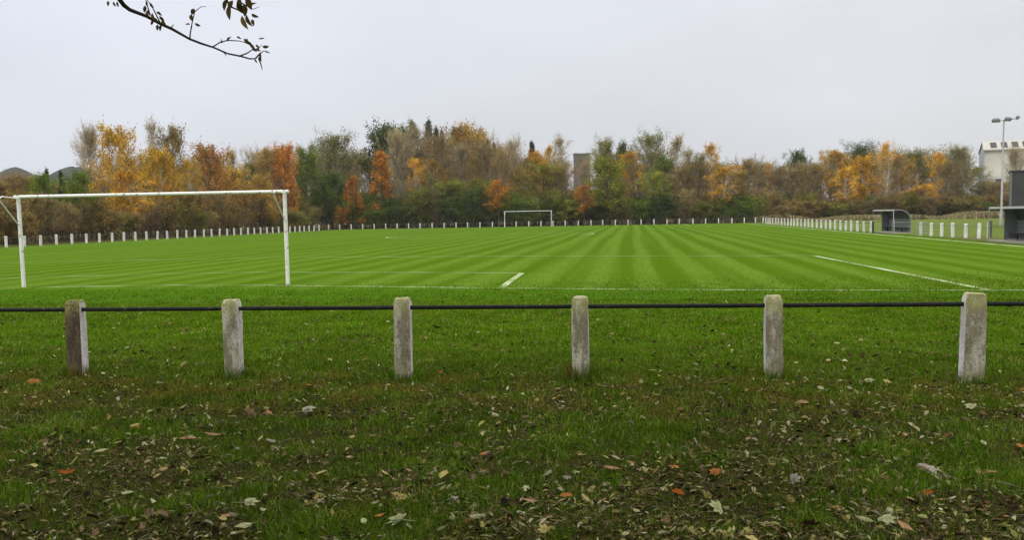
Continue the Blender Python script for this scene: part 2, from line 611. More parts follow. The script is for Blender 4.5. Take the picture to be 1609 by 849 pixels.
# ------------------------------------------------------------------ far buildings
stone = mat_plain('grey_tower_stone', (.13, .12, .09), .9, .2, 0, .2, .3)
D = 430.0
tb = at(915, 340, D)
k = D / F_PX
th_ = thing('stone_tower', 'square grey tower standing above the trees behind the far goal', 'tower', (tb.x, D, 0), TH)
ztop = at(915, 244, D).z
mb = MB(); w = 22 * k / 2
mb.box(-w, w, -w, w, -1, ztop)
obj('tower_body', mb.mesh('tower_body'), th_, stone)
mb = MB()
for s0, s1 in ((-w - .15, -w + .35), (w - .35, w + .15)):
    mb.box(s0, s1, -w - .15, w + .15, ztop + .003, ztop + .9)
mb.box(-w + .36, w - .36, -w - .15, -w + .35, ztop + .003, ztop + .7)
mb.box(-w + .36, w - .36, w - .35, w + .15, ztop + .003, ztop + .7)
obj('parapet', mb.mesh('parapet'), th_, stone)
mb = MB(); zt2 = at(903, 264, D).z
mb.tube([(-w - .25, -w + .4, -1), (-w - .25, -w + .4, zt2), (-w - .25, -w + .4, zt2 + .8)], [.95, .95, .15], 8)
obj('stair_turret', mb.mesh('stair_turret'), th_, stone)
lv = mat_plain('dark_louvre', (.06, .06, .06))
for z in (ztop - 4.2, ztop - 12):
    for fx in (True, False):
        mb = MB()
        if fx: mb.box(-.5, .5, -w - .06, -w + .2, z, z + 2.2)
        else: mb.box(-w - .06, -w + .2, -.5, .5, z, z + 2.2)
        obj('louvred_opening', mb.mesh('louvred_opening'), th_, lv)

D = 330.0
k = D / F_PX
bl = at(1545.5, 330, D)
bt = thing('cream_mill_building', 'tall cream industrial building with sloping roof behind the floodlight mast', 'building', (bl.x, D, 0), math.radians(-22))
cream = mat_plain('cream_cladding', (.47, .455, .375), .7, .3, 0, .06, .15)
greyc = mat_plain('grey_cladding', (.36, .36, .36), .7, .3, 0, .06, .15)
eave = at(1545, 237, D).z; ridge = at(1545, 222, D).z
Lb, Wb = 70.0, 22.0
mb = MB()
mb.box(0, Lb, .3, Wb, -1, eave)
obj('wall', mb.mesh('wall'), bt, cream)
mb = MB()
mb.add([(-.25, 0.0, -1), (-.25, Wb + .2, -1), (-.25, Wb + .2, eave), (-.25, Wb * .3, ridge - .3), (-.25, 0.0, eave),
        (-.03, 0.0, -1), (-.03, Wb + .2, -1), (-.03, Wb + .2, eave), (-.03, Wb * .3, ridge - .3), (-.03, 0.0, eave)],
       [(0, 1, 2, 3, 4), (9, 8, 7, 6, 5), (0, 5, 6, 1), (1, 6, 7, 2), (2, 7, 8, 3), (3, 8, 9, 4), (4, 9, 5, 0)])
obj('gable_wall', mb.mesh('gable_wall'), bt, greyc)
roofm = mat_plain('pale_roof_sheet', (.40, .385, .33), .8, .1, 0, .08, .2)
mb = MB()
yr = Wb * .3
mb.add([(-.6, -.5, eave), (Lb, -.5, eave), (Lb, yr, ridge), (-.6, yr, ridge), (-.6, Wb + .5, eave), (Lb, Wb + .5, eave),
        (-.6, -.5, eave + .4), (Lb, -.5, eave + .4), (Lb, yr, ridge + .4), (-.6, yr, ridge + .4), (-.6, Wb + .5, eave + .4), (Lb, Wb + .5, eave + .4)],
       [(6, 7, 8, 9), (9, 8, 11, 10), (0, 3, 2, 1), (3, 4, 5, 2), (0, 1, 7, 6), (4, 10, 11, 5), (0, 6, 9, 3), (3, 9, 10, 4), (1, 2, 8, 7), (2, 5, 11, 8)])
rf = obj('roof', mb.mesh('roof'), bt, roofm)
glz = mat_plain('dark_rooflight', (.06, .06, .06), .8, .15)
for i in range(14):
    x0 = 1.8 + i * 3.3
    mb = MB()
    sl = (ridge - eave) / (yr + .5)
    a = [(x0, .6), (x0 + 1.9, .6), (x0 + 1.9, yr - 1.6), (x0, yr - 1.6)]
    vs = [(x, y, eave + .4 + (y + .5) * sl + dz) for dz in (.01, .16) for x, y in a]
    mb.add(vs, [(4, 5, 6, 7), (0, 1, 5, 4), (1, 2, 6, 5), (2, 3, 7, 6), (3, 0, 4, 7), (0, 3, 2, 1)])
    obj('rooflight', mb.mesh('rooflight'), rf, glz)
mb = MB(); xq = (1601 - 1537) * k
mb.box(xq, xq + 9, yr - 1, yr + 6, eave + 1, at(1602, 214, D).z)
obj('lift_housing', mb.mesh('lift_housing'), bt, cream)
mb = MB()
mb.box(.4, Lb, -9.5, .25, -1, at(1545, 278, D).z)
obj('lean_to_wall', mb.mesh('lean_to_wall'), bt, mat_plain('pale_lean_to', (.5, .49, .42), .7, .3, 0, .1, .2))
mb = MB()
mb.box(2.6, 4.4, -9.65, -9.4, at(1545, 290, D).z, at(1545, 283, D).z)
obj('window', mb.mesh('window'), bt, mat_plain('dark_opening', (.03, .03, .035)))

# ------------------------------------------------------------------ goals
gw, nt, out = new_mat('chipped_white_goal_paint')
o_ = objco(nt)
chips = sstep(nt, noise(nt, o_, 9, 5, .8), .56, .64)
c = mixc(nt, noise(nt, o_, 2, 4), (.62, .60, .52), (.74, .73, .68))
c = mixc(nt, chips, c, (.16, .10, .06))
principled(nt, out, c, .5, .4)


def goal_meshes():
    h, hw, r = 2.44, 3.66, .052
    post = MB(); post.tube([(0, 0, -.1), (0, 0, h - .002)], r, 14)
    bar = MB(); bar.tube([(-hw - r, 0, h - .046), (hw + r, 0, h - .046)], .045, 14)
    br = MB()
    br.tube([(0, -.05, h - .09), (0, -.70, h - .05), (0, -.78, h - .09), (0, -.80, h - .16), (0, -.12, h - .74), (0, -.05, h - .76)], .018, 8)
    return smooth(post.mesh('post', [gw])), smooth(bar.mesh('crossbar', [gw])), smooth(br.mesh('net_bracket', [gw]))


gpost, gbar, gbr = goal_meshes()


def goal(label, a, b, flip):
    a, b = Vector(a), Vector(b)
    c = (a + b) / 2
    rz = math.atan2(b.y - a.y, b.x - a.x) + (math.pi if flip else 0)
    t = thing('goal_frame', label, 'goal', (c.x, c.y, 0), rz)
    obj('crossbar', gbar, t)
    for s in (-1, 1):
        p = obj('post', gpost, t, loc=(s * 3.6, 0, 0))
        obj('net_bracket', gbr, t, loc=(s * 3.6, 0, 0))
    return t


goal('near white goal frame with chipped paint, without a net', gp(39.5, 452), gp(450.5, 447.5), False)
fgc = (col_on_line(788.7, 350, v=146.0)[0] + col_on_line(870.3, 350, v=146.0)[0]) / 2
goal('far white goal frame, small in front of the trees', xy(fgc - 3.66, 146.2), xy(fgc + 3.66, 146.2), True)

# ------------------------------------------------------------------ fences of concrete posts with a rail
def mat_post(name, front, stain, moss=.5):
    m, nt, out = new_mat(name)
    o = objco(nt)
    oi = N(nt, 'ObjectInfo')
    sh = N(nt, 'VectorMath', operation='ADD')
    cmb = N(nt, 'CombineXYZ')
    L(nt, math_n(nt, 'MULTIPLY', oi.outputs['Random'], 37.0), cmb.inputs[0]); L(nt, math_n(nt, 'MULTIPLY', oi.outputs['Random'], 91.0), cmb.inputs[1])
    L(nt, o, sh.inputs[0]); L(nt, cmb.outputs[0], sh.inputs[1])
    q = sh.outputs[0]
    mpn = N(nt, 'Mapping'); mpn.inputs['Scale'].default_value = (1, 1, .35); L(nt, q, mpn.inputs[0])
    n1 = noise(nt, mpn.outputs[0], 9, 7, .7); n2 = noise(nt, q, 38, 5, .7); n3 = noise(nt, q, 120, 3, .6)
    c = mixc(nt, sstep(nt, n1, .36, .58), front, stain)
    c = mixc(nt, math_n(nt, 'MULTIPLY', sstep(nt, n2, .50, .66), .85), c, mul(stain, .42))
    c = mixc(nt, math_n(nt, 'MULTIPLY', sstep(nt, n3, .55, .75), .5), c, mul(front, 1.25))
    sp = N(nt, 'SeparateXYZ'); L(nt, o, sp.inputs[0])
    top = sstep(nt, sp.outputs['Z'], .62, .78)
    bot = math_n(nt, 'SUBTRACT', 1.0, sstep(nt, sp.outputs['Z'], .02, .22))
    f = math_n(nt, 'MULTIPLY', math_n(nt, 'MAXIMUM', top, math_n(nt, 'MULTIPLY', bot, .5)), sstep(nt, n2, .40, .56))
    c = mixc(nt, math_n(nt, 'MULTIPLY', f, moss), c, mixc(nt, n3, (.12, .13, .02), (.40, .39, .14)))
    principled(nt, out, c, .92, .2, 0, math_n(nt, 'ADD', n2, n3), .7, .006)
    return m


P_GREY = mat_post('weathered_concrete', (.46, .44, .33), (.19, .17, .105), .95)
P_BROWN = mat_post('brown_stained_concrete', (.125, .092, .055), (.06, .042, .026), .7)
P_SIDE = mat_post('flaking_white_paint', (.66, .63, .62), (.48, .44, .39), .35)
P_WHITE = mat_post('white_painted_concrete', (.76, .75, .69), (.58, .56, .49), .3)


def post_mesh(name, mats, jit=0, h=.83, w=.16, d=.165):
    r = random.Random(jit)
    mb = MB()
    b = .014
    hw, hd = w / 2, d / 2
    rings = []
    for z, s in ((-.15, 1.03), (.0, 1.03), (.2, 1.015), (.4, 1.005), (.6, 1.0), (h - .06, 1.0), (h - .022, .95), (h - .006, .86), (h, .76)):
        jx, jy = r.uniform(-.002, .002), r.uniform(-.002, .002)
        bw = b * (1 if z < h - .05 else 1.6)
        X, Y = hw * s, hd * (s if z < h - .02 else s * 1.05)
        pts = [(-X + bw, -Y), (X - bw, -Y), (X, -Y + bw), (X, Y - bw), (X - bw, Y), (-X + bw, Y), (-X, Y - bw), (-X, -Y + bw)]
        rings.append([(p[0] + jx + r.uniform(-.0045, .0045), p[1] + jy + r.uniform(-.0045, .0045), z + (r.uniform(-.004, .004) if z > .7 else 0)) for p in pts])
    base = len(mb.v)
    for rg in rings: mb.v += rg
    for i in range(len(rings) - 1):
        for k in range(8):
            k2 = (k + 1) % 8
            mb.f.append((i * 8 + k, i * 8 + k2, (i + 1) * 8 + k2, (i + 1) * 8 + k))
            mb.m.append(0 if (k in (7, 0, 1) or i >= 6) else 1)
    mb.f.append(tuple((len(rings) - 1) * 8 + k for k in range(8))); mb.m.append(0)
    return smooth(mb.mesh(name, mats), 50)


railm, nt, out = new_mat('black_painted_rail')
o_ = objco(nt)
n1 = noise(nt, o_, 14, 6, .75)
principled(nt, out, rampn(nt, n1, [(.35, (.006, .006, .005)), (.6, (.014, .013, .012)), (.74, (.12, .10, .08))]), .75, .15, 0, n1, .3, .004)
railm2 = mat_plain('dark_grey_rail', (.06, .06, .055), .6, .3)

near_pts = [(-2, 0), ]
NEAR_PX = [121, 367, 634, 912.5, 1215, 1527]
near_uv = []
for px in NEAR_PX:
    u, v = col_on_line(px, 545, v=9.58)
    near_uv.append((u, v))
step = near_uv[1][0] - near_uv[0][0]
near_uv = [(near_uv[0][0] - 1.8, 9.62)] + near_uv + [(near_uv[-1][0] + 1.88, 9.55)]
nf = thing('post_and_rail_fence', 'near fence of weathered concrete posts with one black rail', 'fence', (*xy(0, 9.58), 0), -TH)
pl = ['', 'post with a dark brown stained face', 'pale post with a clean white side', 'narrow grey post with a mossy top and white edge', 'plain grey post with a grass tuft at its foot', 'grey post with mossy top and pale streak', 'largest post, turned to show its left side', '']
for i, (u, v) in enumerate(near_uv):
    m = [P_BROWN, P_SIDE] if i == 1 else [P_GREY, P_SIDE]
    h = [.83, .83, .83, .835, .835, .835, .845, .83][i]
    p = obj('post', post_mesh('post', m, i + 3, h=h + .02, w=.162 if i != 6 else .19), nf, loc=(u, v - 9.58, -.012))
    p.rotation_euler = (random.Random(i).uniform(-.012, .012), random.Random(i + 9).uniform(-.008, .014), [0, .03, .02, .06, -.02, .01, -.02, 0][i])
    if pl[i]: p['label'] = pl[i]
mb = MB()
rp = []
rr = random.Random(5)
for i, (u, v) in enumerate(near_uv):
    rp.append((u, v - 9.58, .736 + .0015 * i))
    if i < 7:
        for q in (.25, .5, .75):
            u2, v2 = near_uv[i + 1]
            rp.append((u + (u2 - u) * q, v - 9.58 + (v2 - v) * q, .736 + .0015 * i))
mb.tube(rp, .0215, 10)
obj('rail', smooth(mb.mesh('rail', [railm])), nf)

far_post = post_mesh('post', [P_WHITE, P_WHITE], 77)


def fence(name, label, uvs, rail_mat, rail_r=.022, skip_rail=False):
    (u0, v0), (u1, v1) = uvs[0], uvs[-1]
    x0, y0 = xy(u0, v0)
    t = thing(name, label, 'fence', (x0, y0, 0), 0)
    for i, (u, v) in enumerate(uvs):
        x, y = xy(u, v)
        p = obj('post', far_post, t, loc=(x - x0, y - y0, random.Random(i).uniform(-.03, .02)))
        p.rotation_euler = (random.Random(i + 1).uniform(-.04, .04), random.Random(i + 2).uniform(-.035, .035), -TH + random.Random(i + 4).uniform(-.1, .1))
    mb = MB()
    mb.tube([(xy(u, v)[0] - x0, xy(u, v)[1] - y0, .70) for u, v in uvs], rail_r, 6)
    obj('rail', mb.mesh('rail', [rail_mat]), t)
    return t


LEFT_PX = [-38, -14, 9.3, 38, 63.6, 88.8, 113, 135.7, 156.3, 176.4, 195, 213, 230.4, 247.6, 263, 279, 293.4, 306.7, 320.6, 333, 345.4, 357.3, 368.3, 379, 390, 400, 410, 420, 429, 438.5, 448, 456, 464, 471.5, 478.6, 486, 494, 502]
BACK_PX = [516, 533.7, 551.8, 569.6, 587.7, 606, 624, 642, 660, 679, 698, 716.6, 734.7, 754, 773.7, 793, 811, 831, 850, 869, 888, 908.5, 928.6, 947, 967, 987, 1007.5, 1027.5, 1048, 1067.4, 1089, 1108.7, 1129, 1150, 1169.5, 1187, 1199]
RIGHT_PX = [1368.7, 1357.4, 1347.3, 1337.4, 1328.9, 1320.7, 1312.2, 1304.6, 1297.5, 1290.4, 1283.4, 1276.3, 1270.4, 1264.7, 1258.8, 1253, 1247.8, 1243, 1237.9, 1232.8, 1227.7, 1222.6, 1218.7, 1214, 1210, 1206.8, 1203.4]
GAP_PX = [1538, 1517.5, 1497, 1479.5, 1463, 1446.5]


def lerp_line(pxs, pyf, A, B):          # columns on the line between two pitch-frame points
    out = []
    for px in pxs:
        d = ray(px, pyf(px)); du, dv = uv(d.x, d.y)
        # (A + s(B-A)) parallel to (du,dv)
        bx, by = B[0] - A[0], B[1] - A[1]
        s = (A[1] * du - A[0] * dv) / (bx * dv - by * du)
        out.append((A[0] + s * bx, A[1] + s * by))
    return out


cornerL = (-45.6, 150.0)
fence('post_and_rail_fence', 'left fence of small white posts running along the woodland edge', lerp_line(LEFT_PX, lambda x: 375, (-46.2, 66), cornerL), railm2)
fence('post_and_rail_fence', 'far fence of small white posts and dark rail behind the far goal', lerp_line(BACK_PX, lambda x: 352, cornerL, (18.5, 150)), railm2, .03)
fence('post_and_rail_fence', 'right fence of close white posts running up to the smaller dugout', lerp_line(RIGHT_PX, lambda x: 355, (17.3, 72), (18.4, 150)), railm2)
fence('post_and_rail_fence', 'short row of white posts between the two dugouts', lerp_line(GAP_PX, lambda x: 365, (18.7, 55.5), (18.0, 63)), mat_plain('steel_rail', (.16, .15, .13), .5, .4))

# thin steel posts near the dugouts
steel = mat_plain('galvanised_steel', (.30, .29, .27), .5, .45, .4)
black = mat_plain('black_steel', (.02, .02, .02), .6, .3)
a = gp(1440.5, 371); b = gp(1456, 369)
gt = thing('steel_gate', 'low steel mesh gate at the end of the short white post row', 'gate', (a.x, a.y, 0), math.atan2(b.y - a.y, b.x - a.x))
Lg = (b - a).length
mb = MB()
for x in (0, Lg): mb.tube([(x, 0, -.05), (x, 0, .84)], .022, 8)
for z in (.80, .12): mb.tube([(0, 0, z), (Lg, 0, z)], .018, 8)
obj('gate_frame', mb.mesh('gate_frame'), gt, steel)
mb = MB()
for i in range(1, 14): mb.tube([(Lg * i / 14, 0, .12), (Lg * i / 14, 0, .80)], .005, 4)
obj('gate_bars', mb.mesh('gate_bars'), gt, steel)
p = gp(1371.5, 366.2)
mb = MB(); mb.box(-.05, .05, -.05, .05, -.1, .80); mb.box(-.065, .065, -.065, .065, .803, .83); mb.tube([(.05, 0, .6), (.12, 0, .6)], .015, 6)
tag(obj('gate_post', mb.mesh('gate_post', [black]), loc=(p.x, p.y, 0)), 'black square steel post beside the last white post at the smaller dugout', 'post')
p = gp(1551, 375)
mb = MB(); mb.tube([(0, 0, -.1), (0, 0, .86), (0, 0, .89)], [.03, .03, .005], 8); mb.tube([(0, 0, .7), (-.1, .05, .7)], .012, 6)
tag(obj('gate_post', mb.mesh('gate_post', [mat_plain('pale_steel', (.42, .41, .36))]), loc=(p.x, p.y, 0)), 'pale thin steel post left of the larger dugout', 'post')
p = gp(1556, 374)
mb = MB(); mb.box(-.06, .06, -.06, .06, -.1, .92); mb.box(-.07, .07, -.07, .07, .923, .945); mb.box(-.02, .02, -.09, -.063, .3, .7)
tag(obj('gate_post', mb.mesh('gate_post', [mat_plain('dark_timber', (.09, .085, .065))]), loc=(p.x, p.y, 0)), 'dark timber post at the near corner of the larger dugout', 'post')

# ------------------------------------------------------------------ dugouts
d_grey = mat_plain('grey_dugout_panel', (.20, .20, .21), .45, .4, 0, .12, 2)
d_roof = mat_plain('dark_curved_roof', (.045, .045, .043), .5, .4)
d_frame = mat_plain('pale_grey_frame', (.34, .34, .33), .45, .4)
d_trim = mat_plain('pale_roof_edge', (.46, .45, .42), .5, .4)
conc = mat_plain('concrete_base', (.28, .26, .21), .9, .2)
bench_m = mat_plain('black_bench', (.02, .02, .02), .5, .3)


def dugout(label, near, rz, Ln, h, dp):
    """local x away from the pitch, y along the touchline (far end positive), origin at the near front corner"""
    t = thing('dugout', label, 'dugout', (near.x, near.y, 0), rz)
    prof_roof = [(-.05, h), (dp * .35, h + .01), (dp * .58, h - .06), (dp * .78, h - .20), (dp * .93, h - .42), (dp, h - .62)]
    mb = MB(); mb.sheet(prof_roof, 0.03, Ln - .03, .025)
    obj('roof', smooth(mb.mesh('roof', [d_roof]), 35), t)
    mb = MB(); mb.box(dp - .012, dp + .022, .03, Ln - .03, .09, h - .625)
    bp = obj('back_panel', mb.mesh('back_panel', [d_grey]), t)
    mb = MB(); mb.box(-.10, -.045, -.02, Ln + .02, h - .05, h + .055)
    obj('front_beam', mb.mesh('front_beam', [d_trim]), t)
    for y in (-.012, Ln + .012):
        fr = MB()
        fp = MB(); fp.tube([(-.02, y, .02), (-.10, y, h - .06)], .034 if y < 0 else .014, 8)
        obj('front_post', fp.mesh('front_post', [d_frame]), t)
        fr.tube([(dp + .01, y, .02), (dp + .01, y, h - .62), (dp * .93, y, h - .42), (dp * .78, y, h - .20), (dp * .58, y, h - .06), (dp * .35, y, h + .01), (-.06, y, h)], .03, 8)
        fr.tube([(0, y, .78), (dp, y, .78)], .016, 6)
        obj('end_frame', smooth(fr.mesh('end_frame', [d_grey])), t)
    # far end is closed by a grey sheet, near end is open
    mb = MB()
    y = Ln - .02
    vs = [(dp * .5, y, .1), (dp - .015, y, .1), (dp - .015, y, h - .63), (dp * .92, y, h - .43), (dp * .77, y, h - .22), (dp * .5, y, h - .07)]
    vs += [(q[0], q[1] - .02, q[2]) for q in vs]
    n = 6
    mb.add(vs, [tuple(range(n)), tuple(range(2 * n - 1, n - 1, -1))] + [(i, i + n, (i + 1) % n + n, (i + 1) % n) for i in range(n)])
    obj('end_panel', mb.mesh('end_panel', [d_grey]), t)
    for z in (.44, .78):
        mb = MB(); mb.tube([(dp - .05, .05, z), (dp - .05, Ln - .05, z)], .02, 8)
        obj('back_rail', mb.mesh('back_rail', [d_frame]), t)
    mb = MB(); mb.box(dp - .42, dp - .08, .08, Ln - .08, .36, .41); 
    for q in (.15, .5, .85): mb.box(dp - .36, dp - .30, Ln * q - .03, Ln * q + .03, .1, .357)
    obj('bench', mb.mesh('bench', [bench_m]), t)
    mb = MB(); mb.box(-.12, dp + .12, -.10, Ln + .1, -.1, .075)
    obj('base_slab', mb.mesh('base_slab', [conc]), t)
    mb = MB()
    mb.tube([(.12, .5, .03), (.12, .5, .80), (.18, .62, .88), (.25, 1.3, .88), (.25, 1.42, .80), (.25, 1.42, .03)], .026, 8)
    obj('hand_rail', smooth(mb.mesh('hand_rail', [d_frame])), t)
    return t


dn_ = gp(1405.5, 367.5)
df_ = gp(1372.5, 361.5)
dugout('smaller grey dugout with curved dark roof and pale front beam', dn_, -TH + .02, 5.2, 1.62, 1.05)
d2f = gp(1556, 379.5)
u2, v2 = uv(d2f.x, d2f.y)
L2 = 6.2
dugout('larger grey dugout cut off by the right edge of the view', Vector((*xy(u2, v2 - L2), 0)), -TH, L2, 1.66, 1.25)

# ------------------------------------------------------------------ dark clad store behind the right dugout, floodlight, left shelter
p = gp(1586, 358.5)
dk_m, nt, out = new_mat('dark_ribbed_cladding')
o_ = objco(nt)
n1 = noise(nt, o_, 1.5, 5)
principled(nt, out, mixc(nt, n1, (.030, .031, .030), (.060, .060, .056)), .5, .4)
ds = thing('clad_store', 'tall dark ribbed metal store standing behind the larger dugout', 'storage shed', (p.x, p.y, 0), math.radians(-26.5))
hs_ = at(1586, 270, p.y).z
mb = MB(); mb.box(0, 6.5, 0, 5, -.05, hs_)
wl = obj('wall', mb.mesh('wall', [dk_m]), ds)
mb = MB()
for i in range(24):
    x = .18 + i * .27
    mb.box(x, x + .07, -.04, -.003, .05, hs_ - .02)
obj('rib_sheet', mb.mesh('rib_sheet', [dk_m]), ds)
mb = MB(); mb.box(-.05, 6.5, -.055, -.042, hs_ * .60, hs_ * .60 + .06)
obj('seam_strip', mb.mesh('seam_strip', [d_roof]), ds)
mb = MB(); mb.box(-.06, .10, -.06, -.005, 0, hs_); mb.box(-.06, -.003, -.002, .14, 0, hs_)
obj('corner_strip', mb.mesh('corner_strip', [mat_plain('mid_grey_trim', (.14, .14, .13))]), ds)
mb = MB(); mb.box(-.1, 6.6, -.1, 5.1, hs_ + .003, hs_ + .10)
obj('roof', mb.mesh('roof', [d_roof]), ds)

p = gp(1572.5, 356)
fl = thing('floodlight_mast', 'tall grey floodlight mast with three lamps behind the right dugout', 'floodlight', (p.x, p.y, 0), 0)
hz = at(1578.5, 189, p.y).z
mb = MB(); mb.tube([(0, 0, -.2), (0, 0, 1.2), (.02, 0, 1.25), (.02, 0, hz)], [.13, .13, .10, .06], 10)
obj('pole', smooth(mb.mesh('pole', [mat_plain('mast_grey', (.36, .36, .35), .5, .4)])), fl)
mb = MB(); mb.tube([(-.75, 0, hz - .05), (.02, 0, hz + .02), (1.05, -.2, hz + .12)], .035, 8)
obj('cross_arm', mb.mesh('cross_arm', [steel]), fl)
lampm = mat_plain('lamp_housing', (.10, .10, .10), .4, .4)
glass = mat_plain('lamp_glass', (.42, .44, .46), .15, .6)
for (lx, ly, lz, rz, tl, s) in ((-.72, -.1, .02, 2.6, .55, 1), (.28, -.22, .10, 3.2, .5, .9), (1.12, -.25, .20, -2.0, .75, .8)):
    lp = MB()
    vs = [(-.34 * s, -.18, -.12), (.34 * s, -.18, -.12), (.34 * s, .16, -.10), (-.34 * s, .16, -.10), (-.26 * s, -.12, .14), (.26 * s, -.12, .14), (.24 * s, .10, .12), (-.24 * s, .10, .12)]
    lp.add(vs, [(0, 3, 2, 1), (4, 5, 6, 7), (0, 1, 5, 4), (1, 2, 6, 5), (2, 3, 7, 6), (3, 0, 4, 7)])
    lp.tube([(0, 0, .1), (0, 0, .2)], .03, 6)
    lo = obj('lamp', lp.mesh('lamp', [lampm]), fl, loc=(lx, ly, hz + lz))
    lo.rotation_euler = (tl, 0, rz)
    gl = MB(); gl.box(-.30 * s, .30 * s, -.15, .13, -.135, -.123)
    obj('lamp_glass', gl.mesh('lamp_glass', [glass]), lo)

p = gp(23.5, 384)
q = gp(-60, 388)
sh_ = thing('timber_shelter', 'black open fronted timber shelter at the left edge behind the goal', 'shelter', (p.x, p.y, 0), math.radians(2))
blackwood = mat_plain('black_timber', (.018, .016, .014), .8, .2, 0, .4, 8)
mb = MB(); mb.box(-6, .02, 2.0, 2.06, 0, 1.95)
obj('back_wall', mb.mesh('back_wall', [blackwood]), sh_)
mb = MB(); mb.box(-6.2, 1.0, -.15, 2.2, 2.02, 2.10)
mb.box(-6.2, 1.0, -.19, -.153, 1.98, 2.13)
obj('roof', mb.mesh('roof', [blackwood]), sh_)
for x in (-5.8, -1.6, -.05):
    mb = MB(); mb.box(x - .05, x + .05, 0, .1, -.1, 2.017)
    obj('post', mb.mesh('post', [blackwood]), sh_)
mb = MB(); mb.box(-1.55, -.105, .02, .08, .45, .55)
obj('front_rail', mb.mesh('front_rail', [blackwood]), sh_)
mb = MB(); mb.box(-5.7, -1.66, .03, .09, 0, 1.95)
obj('front_panel', mb.mesh('front_panel', [blackwood]), sh_)

# ------------------------------------------------------------------ trees
def tubes_np(segs, n=4):
    """list of (polyline, radii) -> arrays of quads"""
    Vs, Fs, o = [], [], 0
    ang = np.arange(n) * 2 * np.pi / n
    ca, sa = np.cos(ang), np.sin(ang)
    for pts, rad in segs:
        pts = np.asarray(pts, float); rad = np.asarray(rad, float)
        m = len(pts)
        t = np.gradient(pts, axis=0)
        t /= np.linalg.norm(t, axis=1)[:, None] + 1e-9
        ref = np.array([0, 0, 1.0]) if abs(t[0, 2]) < .9 else np.array([1.0, 0, 0])
        s = np.cross(t, ref); s /= np.linalg.norm(s, axis=1)[:, None] + 1e-9
        w = np.cross(s, t)
        ring = pts[:, None, :] + rad[:, None, None] * (s[:, None, :] * ca[None, :, None] + w[:, None, :] * sa[None, :, None])
        Vs.append(ring.reshape(-1, 3))
        i = np.arange(m - 1)[:, None] * n + np.arange(n)[None]
        j = np.arange(m - 1)[:, None] * n + (np.arange(n)[None] + 1) % n
        Fs.append(np.stack([i, j, j + n, i + n], -1).reshape(-1, 4) + o)
        o += m * n
    return np.concatenate(Vs), np.concatenate(Fs)


def leaves_np(C, size, rg, up=.3, aspect=.62):
    n = len(C)
    nrm = rg.normal(size=(n, 3)); nrm[:, 2] = np.abs(nrm[:, 2]) * (1 + up)
    nrm /= np.linalg.norm(nrm, axis=1)[:, None]
    a = np.cross(nrm, rg.normal(size=(n, 3))); a /= np.linalg.norm(a, axis=1)[:, None] + 1e-9
    b = np.cross(nrm, a)
    s = size * rg.uniform(.6, 1.3, n)[:, None]
    A, B = a * s * .5, b * s * .5 * aspect
    V = np.stack([C - A, C + B * .9, C + A, C - B * .9], 1).reshape(-1, 3)
    F = np.arange(4 * n).reshape(n, 4)
    return V, F


def prof_fn(kind):
    if kind == 'cone': return lambda s: (1 - s) ** .85 * .95 + .05
    if kind == 'birch': return lambda s: (math.sin(math.pi * min(1, s * .86 + .12)) ** .8) * .9 + .08
    if kind == 'fan': return lambda s: .45 + .55 * s if s < .75 else 1 - (s - .75) * 2.6
    if kind == 'upright': return lambda s: .35 + .65 * math.sin(math.pi * (s * .8 + .1))
    return lambda s: math.sqrt(max(.04, 1 - (2 * s - .85) ** 2 / 1.35))


